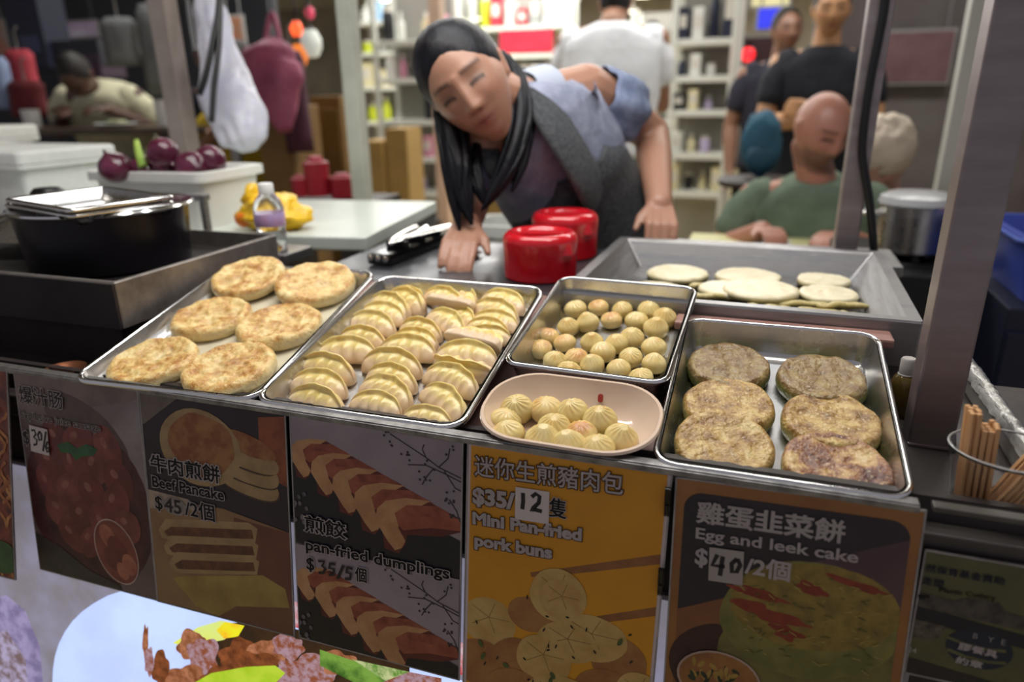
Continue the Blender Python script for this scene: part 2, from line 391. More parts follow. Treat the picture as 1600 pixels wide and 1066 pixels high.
# ------------------------------------------------------------------ food: materials
def cake_mat(name, side, ramp, zlo, zhi, nscale, grain, rough=0.45, bump=0.0012, bscale=160, gcol='#f2e6c2', gamt=0.35, sss=0.15, gloss2=None):
    m = bpy.data.materials.new(name); m.use_nodes = True
    nt = m.node_tree; N = nt.nodes; L = nt.links; b = N['Principled BSDF']
    tc = N.new('ShaderNodeTexCoord'); oi = N.new('ShaderNodeObjectInfo')
    off = N.new('ShaderNodeVectorMath'); off.operation = 'SCALE'; off.inputs[0].default_value = (7.3, 3.1, 5.7)
    L.new(oi.outputs['Random'], off.inputs['Scale'])
    add = N.new('ShaderNodeVectorMath'); add.operation = 'ADD'
    L.new(tc.outputs['Object'], add.inputs[0]); L.new(off.outputs[0], add.inputs[1])
    nz = N.new('ShaderNodeTexNoise'); nz.inputs['Scale'].default_value = nscale; nz.inputs['Detail'].default_value = 9; nz.inputs['Roughness'].default_value = 0.68
    L.new(add.outputs[0], nz.inputs['Vector'])
    rp = N.new('ShaderNodeValToRGB'); el = rp.color_ramp.elements
    while len(el) < len(ramp): el.new(0.5)
    for e, (p, c) in zip(el, ramp): e.position = p; e.color = lin(c)
    L.new(nz.outputs['Fac'], rp.inputs['Fac'])
    g = N.new('ShaderNodeTexNoise'); g.inputs['Scale'].default_value = grain; g.inputs['Detail'].default_value = 3
    L.new(add.outputs[0], g.inputs['Vector'])
    gr_ = N.new('ShaderNodeMapRange'); gr_.inputs['From Min'].default_value = 0.56; gr_.inputs['From Max'].default_value = 0.68; gr_.inputs['To Max'].default_value = gamt
    L.new(g.outputs['Fac'], gr_.inputs['Value'])
    mx = N.new('ShaderNodeMix'); mx.data_type = 'RGBA'; mx.inputs[7].default_value = lin(gcol)
    L.new(gr_.outputs[0], mx.inputs[0]); L.new(rp.outputs['Color'], mx.inputs[6])
    sep = N.new('ShaderNodeSeparateXYZ'); L.new(tc.outputs['Object'], sep.inputs[0])
    nn = N.new('ShaderNodeMath'); nn.operation = 'MULTIPLY_ADD'; nn.inputs[1].default_value = (zhi - zlo) * 0.9; nn.inputs[2].default_value = -(zhi - zlo) * 0.45
    L.new(nz.outputs['Fac'], nn.inputs[0])
    zz = N.new('ShaderNodeMath'); zz.operation = 'ADD'; L.new(sep.outputs['Z'], zz.inputs[0]); L.new(nn.outputs[0], zz.inputs[1])
    zr = N.new('ShaderNodeMapRange'); zr.inputs['From Min'].default_value = zlo; zr.inputs['From Max'].default_value = zhi
    L.new(zz.outputs[0], zr.inputs['Value'])
    m2 = N.new('ShaderNodeMix'); m2.data_type = 'RGBA'; m2.inputs[6].default_value = lin(side)
    L.new(zr.outputs[0], m2.inputs[0]); L.new(mx.outputs[2], m2.inputs[7])
    L.new(m2.outputs[2], b.inputs['Base Color'])
    b.inputs['Roughness'].default_value = rough
    if gloss2 is not None:
        r2 = N.new('ShaderNodeMapRange'); r2.inputs['From Min'].default_value = 0.4; r2.inputs['From Max'].default_value = 0.65
        r2.inputs['To Min'].default_value = rough; r2.inputs['To Max'].default_value = gloss2
        L.new(nz.outputs['Fac'], r2.inputs['Value']); L.new(r2.outputs[0], b.inputs['Roughness'])
    b.inputs['Subsurface Weight'].default_value = sss
    b.inputs['Subsurface Radius'].default_value = (1, 0.6, 0.3); b.inputs['Subsurface Scale'].default_value = 0.004
    bn = N.new('ShaderNodeTexNoise'); bn.inputs['Scale'].default_value = bscale; bn.inputs['Detail'].default_value = 4
    L.new(add.outputs[0], bn.inputs['Vector'])
    bp = N.new('ShaderNodeBump'); bp.inputs['Strength'].default_value = 1; bp.inputs['Distance'].default_value = bump
    L.new(bn.outputs['Fac'], bp.inputs['Height']); L.new(bp.outputs['Normal'], b.inputs['Normal'])
    MATS[name] = m
    return m
PANCAKE = cake_mat('pancake_dough', '#dbc693', [(0.36, '#a56d2e'), (0.45, '#c18f49'), (0.54, '#d9b873'), (0.68, '#e8d49c')], 0.012, 0.0165, 44, 420, 0.42, 0.0022, 170)
LEEKM = cake_mat('leek_cake_crust', '#a39c5c', [(0.30, '#68441f'), (0.42, '#8e6832'), (0.52, '#ad8a4c'), (0.62, '#c9ae70'), (0.74, '#968246')], 0.011, 0.018, 52, 300, 0.34, 0.0030, 190, '#e0cfa0', 0.5, 0.06)
LEEKG = cake_mat('green_leek_cake_crust', '#6f7436', [(0.30, '#5a3f22'), (0.44, '#775a30'), (0.55, '#8c7444'), (0.68, '#a5905c'), (0.8, '#767238')], 0.012, 0.018, 55, 300, 0.28, 0.0030, 190, '#c8c0a4', 0.35, 0.06)
LEEKP = cake_mat('purple_brown_leek_cake_crust', '#c0b276', [(0.36, '#57332c'), (0.47, '#8a5a3c'), (0.54, '#b9935a'), (0.64, '#d6bd8c'), (0.78, '#c9ad78')], 0.011, 0.018, 30, 300, 0.36, 0.0030, 190, '#dcc79c', 0.45, 0.06)
DUMPM = cake_mat('dumpling_skin', '#d8bd9a', [(0.35, '#d6bb68'), (0.5, '#e0c97c'), (0.65, '#e6d48f')], 0.013, 0.022, 45, 300, 0.3, 0.0004, 120, '#e6d48e', 0.3, 0.25)
BUNM = cake_mat('bun_skin', '#d6c081', [(0.30, '#cf9f52'), (0.40, '#d9b76f'), (0.52, '#dec88a'), (0.7, '#e4d296')], 0.016, 0.027, 42, 300, 0.25, 0.0003, 130, '#efe0ac', 0.2, 0.25)
BUNB = cake_mat('browned_bun_skin', '#dfca92', [(0.34, '#b97a3f'), (0.44, '#cf9c56'), (0.55, '#ddbd7a'), (0.70, '#e4cf96')], 0.013, 0.022, 40, 300, 0.25, 0.0004, 130, '#e2c98a', 0.2, 0.25)

# ------------------------------------------------------------------ food: shapes
def cake_mesh(name, R, h, mt, seed, lump=0.0025, dish=0.002, seg=64):
    rnd = random.Random(seed); o = Vector((rnd.random() * 50, rnd.random() * 50, seed * 1.7))
    V, Fc, rings = [], [], []
    prof = []
    nr = 20
    for i in range(1, nr + 1):
        t = i / nr * 0.86; prof.append((t, 1.0))
    for k in range(1, 9):
        a = pi * k / 9; prof.append((0.86 + 0.14 * sin(a) ** 0.8, 0.5 + 0.5 * cos(a)))
    prof.append((0.85, 0.0))
    V.append((0, 0, h - dish + lump * noise.noise(o)))
    for t, zf in prof:
        for s in range(seg):
            a = 2 * pi * s / seg; c, sn = cos(a), sin(a)
            rw = 1 + 0.045 * noise.noise(o + Vector((c * 1.1, sn * 1.1, 0))) + 0.02 * noise.noise(o + Vector((c * 3, sn * 3, 4)))
            r = R * t * rw
            z = zf * h
            if zf > 0.4:
                w = min(1, (zf - 0.4) / 0.4)
                p = Vector((r * c, r * sn, 0))
                z += w * (lump * noise.noise(o + p * 45) + lump * 0.9 * noise.noise(o + p * 110) - dish * max(0, 1 - (t / 0.8) ** 2) + dish * 0.6 * exp(-((t - 0.86) / 0.1) ** 2))
            V.append((r * c, r * sn, z))
    n = len(prof)
    for s in range(seg): Fc.append((0, 1 + s, 1 + (s + 1) % seg))
    for k in range(n - 1):
        for s in range(seg):
            j = (s + 1) % seg
            Fc.append((1 + k * seg + s, 1 + (k + 1) * seg + s, 1 + (k + 1) * seg + j, 1 + k * seg + j))
    Fc.append(tuple(1 + (n - 1) * seg + s for s in range(seg)))
    me = bpy.data.meshes.new(name); me.from_pydata(V, [], Fc); me.materials.append(mt)
    me.polygons.foreach_set('use_smooth', [True] * len(me.polygons)); me.update()
    return me
def dumpling_mesh(name, seed, L=0.084, flat=False):
    rnd = random.Random(seed); nu, nv = 44, 26
    npl = rnd.choice((5, 6, 7)); ph = rnd.random() * 6; V, Fc = [], []
    Hh = 0.029
    for i in range(nu + 1):
        u = -1 + 2 * i / nu; x = u * L / 2
        e = max(0.0, 1 - abs(u) ** 2.4)
        hw = 0.0180 * e ** 0.5 + 0.0006           # belly half width
        bh = 0.0215 * e ** 0.45 + 0.0025             # belly height
        fin = 0.0030 + 0.0055 * e ** 0.7
        top = bh + fin + 0.0012 * noise.noise(Vector((u * 3, seed, 0)))
        yb = -0.010 * u * u + 0.004
        wav = 0.0016 * sin(u * 9 + ph) * e
        pl = (0.5 + 0.5 * cos(u * pi * npl + ph)) ** 2
        sec = []
        half = nv // 2
        # front (pleated) side from the fin down to the base
        for k in range(half):
            t = k / (half - 1)
            if t < 0.3:
                q = t / 0.3; y = -0.0009 - 0.0008 * q; z = top - (top - bh * 1.0) * q
                y -= 0.0014 * (pl - .5) * q * e
            else:
                q = (t - 0.3) / 0.7
                y = -0.0017 - hw * sin(q * pi * 0.5) ** 0.75 * 1.05
                z = bh * (1 - q ** 1.7)
                g = sin(min(1, q * 1.25) * pi)
                y += 0.0046 * g * e * (1 - pl) * (1 if q < 0.8 else 0.4) - 0.001 * g * e
                z -= 0.0008 * g * (1 - pl) * e
            sec.append((x, y + yb + wav * (1 - t), max(z, 0.0)))
        for k in range(half):
            t = 1 - k / (half - 1)
            if t < 0.3:
                q = t / 0.3; y = 0.0009 + 0.0008 * q; z = top - (top - bh) * q
            else:
                q = (t - 0.3) / 0.7
                y = 0.0017 + hw * 0.82 * sin(q * pi * 0.5) ** 0.8; z = bh * (1 - q ** 1.8)
            sec.append((x, y + yb + wav * (1 - t), max(z, 0.0)))
        V += sec
    nn = len(sec)
    for i in range(nu):
        for k in range(nn):
            j = (k + 1) % nn
            Fc.append((i * nn + k, i * nn + j, (i + 1) * nn + j, (i + 1) * nn + k))
    Fc.append(tuple(range(nn))); Fc.append(tuple(nu * nn + k for k in range(nn - 1, -1, -1)))
    me = bpy.data.meshes.new(name); me.from_pydata(V, [], Fc); me.materials.append(DUMPM)
    me.polygons.foreach_set('use_smooth', [True] * len(me.polygons)); me.update()
    bm = bmesh.new(); bm.from_mesh(me); bmesh.ops.recalc_face_normals(bm, faces=bm.faces); bm.to_mesh(me); bm.free()
    return me
def bun_mesh(name, seed, mt, R=0.0182, h=0.0245, peak=0.003):
    rnd = random.Random(seed); o = Vector((seed * 3.1, 0, 0)); seg, nr = 60, 26
    npl = rnd.choice((13, 15, 17)); sw = rnd.choice((-1, 1)) * (1.0 + rnd.random())
    V, Fc = [], []
    V.append((0, 0, h + peak * 0.3))
    for i in range(1, nr + 1):
        t = i / nr; a = t * pi * 0.93
        rr = R * sin(a) ** 0.85 if a < pi / 2 else R * (0.55 + 0.45 * sin(a))
        z = h * (0.52 + 0.48 * cos(a)) if a < pi / 2 else h * 0.52 * (1 + cos(a) / 0.9758)
        z += peak * exp(-(t / 0.16) ** 2)
        for s in range(seg):
            th = 2 * pi * s / seg
            g = exp(-((t - 0.17) / 0.13) ** 2)
            pl = cos(npl * th + sw * t * 9)
            ro = 1 + 0.05 * noise.noise(o + Vector((cos(th), sin(th), t)))
            r = rr * ro * (1 + 0.034 * g * pl)
            V.append((r * cos(th), r * sin(th), max(0, z + 0.0005 * g * pl)))
    for s in range(seg): Fc.append((0, 1 + s, 1 + (s + 1) % seg))
    for k in range(nr - 1):
        for s in range(seg):
            j = (s + 1) % seg
            Fc.append((1 + k * seg + s, 1 + (k + 1) * seg + s, 1 + (k + 1) * seg + j, 1 + k * seg + j))
    Fc.append(tuple(1 + (nr - 1) * seg + s for s in range(seg)))
    me = bpy.data.meshes.new(name); me.from_pydata(V, [], Fc); me.materials.append(mt)
    me.polygons.foreach_set('use_smooth', [True] * len(me.polygons)); me.update()
    return me

# ------------------------------------------------------------------ trays on the sloped shelf
TR = {'T1': ((-0.675, -0.002, 0.0), 0.06, 0.209), 'T2': ((-0.410, 0.008, 0.0), 0.007, 0.206), 'T3': ((-0.174, 0.132, 0.030), -0.046, 0.215),
      'T4': ((0.043, 0.002, 0.0), 0.004, 0.207), 'B': ((-0.168, -0.002, 0.002), -0.017, 0.207)}
CREAM_L = mat('cream_liner_paper', '#cfc7ae', 0.5, col2='#bdb59c', scale=20)
def tray_m(k):
    o, yaw, t = TR[k]
    return Matrix.Translation(o) @ Matrix.Rotation(yaw, 4, 'Z') @ Matrix.Rotation(t, 4, 'X')
def tray(k, label, w, d, h, r, rw, **kw):
    o, yaw, t = TR[k]
    return pan('serving_tray', label, 'tray', w, d, h, r, o, (t, 0, yaw), rimw=rw, group='steel trays on the sloped shelf', **kw)
tray('T1', 'shallow steel tray holding six browned beef pancakes', 0.277, 0.355, 0.024, 0.028, 0.007, draft=0.010, liner=CREAM_L)
tray('T2', 'steel tray packed with yellow crescent dumplings', 0.272, 0.345, 0.030, 0.028, 0.007, draft=0.010)
tray('T3', 'deep steel tray of small round pan-fried buns behind the bowl', 0.202, 0.243, 0.042, 0.022, 0.006, draft=0.007)
tray('T4', 'deep steel tray with six flat leek cakes, nearest the wide post', 0.232, 0.294, 0.040, 0.026, 0.006, draft=0.008)
def place(name, me, k, x, y, z, rz, label, cat, group, tilt=(0, 0), s=1.0):
    o = bpy.data.objects.new(name, me); COL.objects.link(o)
    o.matrix_world = tray_m(k) @ Matrix.Translation((x, y, z)) @ Matrix.Rotation(rz, 4, 'Z') @ Matrix.Rotation(tilt[0], 4, 'X') @ Matrix.Rotation(tilt[1], 4, 'Y') @ Matrix.Scale(s, 4)
    return tag(o, label, cat, group)

g = 'beef pancakes in the left tray'
P1 = [(-0.074, 0.312, .008, .10, 'far left pancake in the pancake tray, leaning on the tray back', .060), (0.050, 0.306, .008, .10, 'far right pancake in the pancake tray, touching the dumpling tray side', .063),
      (-0.062, 0.193, 0, .03, 'middle left pancake in the pancake tray', .0585), (0.056, 0.187, 0, .02, 'middle right pancake, next to the back rows of dumplings', .061),
      (-0.066, 0.071, 0, .01, 'front left pancake nearest the sausage price card', .059), (0.050, 0.073, 0, 0.0, 'front right pancake nearest the dumpling tray, dusted pale on top', .060)]
for i, (x, y, dz, tl, lb, R) in enumerate(P1):
    place('beef_pancake', cake_mesh('beef_pancake', R, 0.0185, PANCAKE, 11 + i * 3, 0.0030, 0.0025), 'T1', x, y, -0.0228 + dz, i * 1.1, lb, 'pancake', g, (tl, 0))
g = 'leek cakes in the right tray'
P4 = [(-0.0537, 0.2210, LEEKG, .0485, 'far left leek cake, olive green and oily, in the right tray'), (0.0495, 0.2130, LEEKG, .0490, 'far right leek cake with a green rim, by the tray corner'),
      (-0.0500, 0.1400, LEEKM, .0500, 'middle left leek cake, greyish with a brown blister'), (0.0550, 0.1330, LEEKM, .0505, 'middle right leek cake, pinkish brown with pale green sides'),
      (-0.0500, 0.0660, LEEKM, .0505, 'front left leek cake with golden brown crust, by the bowl'), (0.0560, 0.0590, LEEKP, .0505, 'front right leek cake scorched purple brown, by the tray corner')]
for i, (x, y, mt, R, lb) in enumerate(P4):
    dz = 0.006 if i in (2, 4) else 0
    place('leek_cake', cake_mesh('leek_cake', R, 0.0215, mt, 41 + i * 5, 0.0022, 0.0015), 'T4', x, y, -0.0388 + (0.004 if i == 4 else 0), i * .9, lb, 'leek cake', g, ((-0.09 if i == 4 else 0.0), 0))
DM = [dumpling_mesh('dumpling', s) for s in (1, 2, 3, 4, 5)]
DP = [(-0.0677, 0.0348, 0.0914, -0.13), (-0.0835, 0.066, 0.0908, -0.064), (-0.0932, 0.1026, 0.0991, -0.098), (0.0078, 0.0440, 0.0785, -0.092), (0.0091, 0.0694, 0.0913, -0.32), (0.0015, 0.1006, 0.0844, -0.202), (-0.0123, 0.1301, 0.0997, -0.052), (0.0792, 0.033, 0.0659, -0.048), (0.0862, 0.0656, 0.0880, -0.563), (0.0784, 0.11, 0.0917, -0.308), (0.0778, 0.1426, 0.0986, -0.159), (-0.0884, 0.1454, 0.0955, 0.123), (-0.0078, 0.1668, 0.0929, -0.005), (0.0771, 0.1646, 0.0973, -0.001), (0.0757, 0.1886, 0.0952, -0.195), (-0.0855, 0.1854, 0.082, -0.074), (-0.0900, 0.2206, 0.0904, -0.184), (-0.0096, 0.195, 0.0781, -0.1), (-0.0881, 0.250, 0.089, -0.186), (-0.0886, 0.275, 0.0950, -0.399), (-0.0700, 0.2971, 0.0900, -0.482), (0.0151, 0.2428, 0.0900, -0.533), (-0.0134, 0.2227, 0.0788, -0.218), (-0.0802, 0.3166, 0.0634, -0.074), (-0.0164, 0.3134, 0.0861, -0.37), (0.0296, 0.2676, 0.0637, -0.599), (0.004, 0.2857, 0.0864, -0.159), (0.0856, 0.2224, 0.0744, 0.113), (0.0826, 0.2602, 0.0805, -0.125), (0.0748, 0.2872, 0.0900, -0.325), (0.0771, 0.2443, 0.0658, -0.104), (0.005, 0.3302, 0.0729, -0.537), (0.0757, 0.3172, 0.0880, -0.327)]
rowname = ['front', 'second', 'third', 'middle', 'fifth', 'sixth', 'back']
for i, (x, y, L_, a) in enumerate(DP):
    side = 'left wall' if x < -0.045 else ('centre' if x < 0.04 else 'right wall')
    same = [j for j, q in enumerate(DP) if ('left wall' if q[0] < -0.045 else ('centre' if q[0] < 0.04 else 'right wall')) == side]
    rank = sorted(same, key=lambda j: DP[j][1]).index(i)
    ordn = ['first', 'second', 'third', 'fourth', 'fifth', 'sixth', 'seventh', 'eighth', 'ninth', 'tenth', 'eleventh', 'twelfth', 'thirteenth', 'fourteenth'][rank]
    where = {'left wall': 'along the left wall of the dumpling tray', 'centre': 'in the middle column of the dumpling tray', 'right wall': 'along the right wall of the dumpling tray'}[side]
    lb = 'pleated yellow dumpling, %s from the front %s' % (ordn, where)
    flat = i in (14, 26)
    s = max(0.78, min(1.04, L_ / 0.092))
    place('dumpling', DM[i % 5], 'T2', x, y, -0.0292 + (0.013 if flat else 0), a + (pi if i == 10 else 0), lb, 'dumpling', 'dumplings in the steel tray', ((-1.2 if flat else random.Random(i).uniform(-.42, -.12)), 0), s)
BM = [bun_mesh('pork_bun', 1, BUNM), bun_mesh('pork_bun', 2, BUNM, peak=0.0045), bun_mesh('pork_bun', 3, BUNM, h=0.0235, peak=0.001), bun_mesh('browned_pork_bun', 4, BUNB, h=0.023, peak=0.001), bun_mesh('pork_bun', 5, BUNM, R=.0188, peak=.006)]
B3 = [(-0.065, 0.2, 2), (-0.035, 0.2124, 3), (0.0011, 0.2113, 0), (0.0347, 0.2181, 0), (0.0605, 0.201, 1), (-0.0622, 0.1496, 1), (-0.0373, 0.1647, 4), (-0.0085, 0.1806, 3), (0.0253, 0.1837, 2), (0.0543, 0.1685, 4), (-0.0830, 0.1197, 3), (-0.0809, 0.0873, 3), (-0.053, 0.1081, 3), (-0.0193, 0.1173, 4), (0.0143, 0.1193, 0), (0.0295, 0.1389, 0), (-0.0294, 0.0764, 3), (0.0025, 0.0922, 0), (0.0384, 0.0952, 2), (0.063, 0.1178, 0), (0.0690, 0.0824, 1), (-0.0546, 0.0605, 0), (-0.0028, 0.0650, 4), (0.031, 0.0614, 0), (0.0617, 0.0508, 2), (-0.0303, 0.0424, 0)]
def bun_label(i, lst, where, browned):
    # rows counted from the front, buns counted from the left
    rows = sorted(lst, key=lambda q: q[1]); return ''
def ordword(n): return ['first', 'second', 'third', 'fourth', 'fifth', 'sixth', 'seventh', 'eighth'][n]
def row_labels(lst, rows, where):
    out = {}
    idx = sorted(range(len(lst)), key=lambda j: lst[j][1]); p = 0
    for r, n in enumerate(rows):
        ids = sorted(idx[p:p + n], key=lambda j: lst[j][0]); p += n
        rn = 'front row' if r == 0 else ('back row' if r == len(rows) - 1 else ordword(r) + ' row from the front')
        for c, j in enumerate(ids):
            cn = 'leftmost' if c == 0 else ('rightmost' if c == n - 1 else ordword(c) + ' from left')
            kind = 'browned round bun' if lst[j][2] == 3 else 'pale pleated bun'
            out[j] = '%s, %s, %s %s' % (kind, cn, rn, where)
    return out
lab = row_labels(B3, [6, 5, 5, 5, 5], 'of the deep bun tray')
for i, (x, y, k) in enumerate(B3):
    rr = random.Random(i + 5)
    place('pork_bun', BM[k], 'T3', x, y, -0.0412, rr.uniform(0, 6), lab[i], 'bun', 'mini buns in the deep tray', (rr.uniform(-.25, .2), rr.uniform(-.2, .2)), rr.uniform(0.82, 0.92))
# melamine bowl with twelve buns
o, yaw, t = TR['B']
bw = thing('melamine_bowl', 'cream oval melamine bowl with twelve buns and a red mark inside', 'bowl', o, (t, 0, yaw))
BOWL = mat('cream_melamine', '#d9c2ad', 0.16, col2='#d2b8a2', scale=6, coat=0.4)
def bl(i, z, r): return [(x, y, z) for x, y in rrect(0.196 - 2 * i, 0.126 - 2 * i, r, 10, 0.062)]
V, Fc = loft([bl(0.040, -0.034, .03), bl(0.030, -0.031, .035), bl(0.016, -0.020, .045), bl(0.006, -0.007, .052), bl(0.0, 0.0, .055), bl(0.001, 0.0025, .055), bl(0.004, 0.0025, .053), bl(0.008, -0.006, .05), bl(0.018, -0.018, .042), bl(0.028, -0.026, .034), bl(0.04, -0.0285, .024)], True, True)
mesh('bowl_shell', V, Fc, BOWL, bw, True, angle=60)
V, Fc = loft([[(x, y, z) for (x, y), z in zip(rrect(0.006, 0.010, 0.0028, 4, 0.0), [0] * 20)], [(x, y, 0.0006) for x, y in rrect(0.005, 0.009, 0.0024, 4, 0.0)]])
rm = mesh('red_mark', V, Fc, mat('red_print', '#a53a2c', 0.4), bw, False, (0.022, 0.109, -0.012), (0.95, 0, 0.1))
BB = [(-0.0650, 0.0757, 0), (-0.0330, 0.0801, 3), (-0.0010, 0.0815, 0), (0.0300, 0.0732, 1), (-0.0740, 0.0491, 2), (-0.0157, 0.0488, 0), (0.0162, 0.0459, 3), (0.0555, 0.0487, 1), (-0.0580, 0.0264, 0), (-0.0212, 0.0247, 4), (0.0095, 0.0237, 4), (0.0400, 0.0258, 0)]
lab = row_labels(BB, [4, 4, 4], 'of the cream bowl')
for i, (x, y, k) in enumerate(BB):
    rr = random.Random(i + 55)
    place('pork_bun', BM[k], 'B', x, y, -0.0275, rr.uniform(0, 6), lab[i], 'bun', 'mini buns in the cream bowl', (rr.uniform(-.2, .25), rr.uniform(-.2, .2)), rr.uniform(0.98, 1.06))

# cakes and scraps frying in the big pan
def fry(x, y, z): return Matrix.Translation((-0.025, 0.350, 0.062)) @ Matrix.Rotation(-0.027, 4, 'Z') @ Vector((x, y, z))
RAWM = cake_mat('pale_frying_cake', '#b8ac7c', [(0.35, '#cdbf98'), (0.5, '#d9ceac'), (0.7, '#e0d8bc')], 0.006, 0.011, 30, 300, 0.4, 0.0008, 140, '#e8e0c6', 0.3, 0.1)
for i, (x, y, R, dz, lb) in enumerate([(-0.1058, 0.318, .056, 0, 'pale flat cake frying at the back left of the pan'), (0.016, 0.330, .056, 0, 'pale flat cake frying at the back centre of the pan'), (0.140, 0.340, .044, 0, 'pale flat cake frying at the back right of the pan'),
        (0.1440, 0.250, .046, 0, 'pale flat cake frying at the right, in front of the back one'), (-0.125, 0.180, .056, 0, 'pale flat cake frying near the front left of the pan'), (0.0400, 0.222, .060, .006, 'pale flat cake lying on top of others in the pan centre'), (-0.014, 0.232, .046, 0.0, 'pale flat cake half covered in the pan centre')]):
    o_ = link('frying_cake', cake_mesh('frying_cake', R, 0.013, RAWM, 71 + i, 0.0012, 0.0), None, fry(x, y, -0.0478 + dz), (0, 0, i))
    tag(o_, lb, 'cake', 'cakes in the frying pan')
SCR = cake_mat('dough_strip', '#a8985c', [(0.35, '#a59455'), (0.5, '#b8a86c'), (0.7, '#cbbd88')], 0.0, 0.006, 40, 300, 0.4, 0.0006, 150)
def strip_mesh(seed, L_, w):
    rr = random.Random(seed)
    pts = [(-L_ / 2 + L_ * i / 8, 0.004 * sin(i * 1.1 + seed), 0.004 + 0.0015 * sin(i * 1.7 + seed)) for i in range(9)]
    V, Fc = tube_geo(pts, [w * (0.5 + 0.5 * sin(pi * (i + 0.8) / 9.6)) for i in range(9)], 10, 0.55)
    me = bpy.data.meshes.new('dough_strip'); me.from_pydata([tuple(v) for v in V], [], Fc); me.materials.append(SCR)
    me.polygons.foreach_set('use_smooth', [True] * len(me.polygons)); return me
for i, (x, y, L_, a, z, lb) in enumerate([(-0.046, 0.262, .07, .7, 0, 'folded green dough strip between two cakes at the pan left'), (-0.030, 0.190, .085, .1, 0, 'folded dough strip in front of the covered cake'), (0.100, 0.185, .09, .12, 0, 'long dough strip at the front centre of the pan'),
        (0.160, 0.182, .075, .25, 0.004, 'dough strip pointing at the front right pan corner'), (0.125, 0.150, .09, .02, 0, 'dough strip lying along the front wall of the pan'), (0.170, 0.145, .04, -.1, 0, 'short dough scrap in the front right pan corner'), (0.086, 0.250, .04, 1.2, 0, 'small dough scrap left of the right hand cakes'), (0.055, 0.150, .06, .05, 0, 'dough scrap along the front wall at the pan centre')]):
    o_ = link('dough_strip', strip_mesh(i, L_, 0.011), None, fry(x, y, -0.046 + z), (0, 0, a))
    tag(o_, lb, 'dough strip', 'dough strips in the frying pan')
# ------------------------------------------------------------------ price cards hanging on the counter front
LEAN = 0.125
SLEEVE = mat('card_sleeve_edge', '#9a9490', 0.3, col2='#7b7571', scale=30)
INKW = mat('white_ink', '#cfc4c0', 0.45)
INKK = mat('black_ink', '#141012', 0.45)
PW, PH = 0.210, 0.297
def card(x, z, w, label, base, tilt=LEAN, roll=0.0, yaw=0.0, name='price_card', h=PH):
    t = thing(name, label, 'price card', (x, -0.0015, z), (0, 0, 0), 'price cards on the counter front')
    ux = Vector((cos(roll) * cos(yaw), cos(roll) * sin(yaw), sin(roll)))
    dv = Vector((0, -sin(tilt), -cos(tilt))); dv = (dv - ux * dv.dot(ux)).normalized()
    nv = ux.cross(-dv)                       # towards the customer when x right, y up
    M = Matrix((ux, -dv, nv)).transposed().to_4x4(); M.translation = Vector((x, -0.0015, z))
    t.matrix_world = M
    t['w'] = w; t['h'] = h
    box('sheet', (w / 2, -h / 2, -0.0012), (w, h, 0.0016), base, t)
    e = 0.0016
    boxes('sleeve_edge', [((e / 2, -h / 2, -0.0009), (e, h, 0.0022)), ((w - e / 2, -h / 2, -0.0009), (e, h, 0.0022)), ((w / 2, -h + e / 2, -0.0009), (w, e, 0.0022)), ((w / 2, -e / 2, -0.0009), (w, e, 0.0022))], SLEEVE, t)
    return t
LAY = 0.000012
def poly(t, pts, mt, layer, name=None, acc=None):
    """flat print: polygon in card fractions (u right, v down)"""
    w, h = t['w'], t['h']
    P = [(u * w, -v * h, layer * LAY) for u, v in pts]
    t_print.setdefault(t.name, []).append((P, mt))
t_print = {}
def blob(cu, cv, ru, rv, seed=0, n=30, wob=0.06, rot=0.0, k=2.0):
    out = []
    for i in range(n):
        a = 2 * pi * i / n; w_ = 1 + wob * noise.noise(Vector((cos(a) * 1.3 + seed * 3.7, sin(a) * 1.3, seed)))
        c, s = cos(a), sin(a)
        rr = (abs(c) ** k + abs(s) ** k) ** (-1 / k) * w_
        x, y = ru * rr * c, rv * rr * s
        out.append((cu + x * cos(rot) - y * sin(rot) * 1.0, cv + (x * sin(rot) + y * cos(rot))))
    return out
def clip(pts, lo=0.008, hi=0.992):
    # Sutherland-Hodgman against the card outline
    for ax, lim, sg in ((0, lo, 1), (0, hi, -1), (1, lo, 1), (1, hi, -1)):
        out = []
        for i in range(len(pts)):
            a, b = pts[i - 1], pts[i]
            ia, ib = (a[ax] - lim) * sg >= 0, (b[ax] - lim) * sg >= 0
            if ia != ib:
                q = (lim - a[ax]) / (b[ax] - a[ax]); out.append((a[0] + (b[0] - a[0]) * q, a[1] + (b[1] - a[1]) * q))
            if ib: out.append(b)
        pts = out
        if not pts: break
    return pts
class Art:
    def __init__(s, t, name='printed_picture', z0=1): s.t, s.V, s.F, s.M, s.fm, s.l, s.name = t, [], [], [], [], z0, name
    def add(s, pts, mt, adv=True):
        pts = clip(pts)
        if len(pts) < 3: return
        w, h = s.t['w'], s.t['h']; o = len(s.V)
        s.V += [(u * w, -v * h, s.l * LAY) for u, v in pts]
        s.F.append(tuple(range(o + len(pts) - 1, o - 1, -1)))
        if mt not in s.M: s.M.append(mt)
        s.fm.append(s.M.index(mt))
        if adv: s.l += 1
    def done(s):
        me = bpy.data.meshes.new(s.name); me.from_pydata(s.V, [], s.F)
        for mt in s.M: me.materials.append(mt)
        me.polygons.foreach_set('material_index', s.fm); me.update()
        bm = bmesh.new(); bm.from_mesh(me); bmesh.ops.triangulate(bm, faces=bm.faces); bm.to_mesh(me); bm.free()
        o = link(s.name, me, s.t); return o
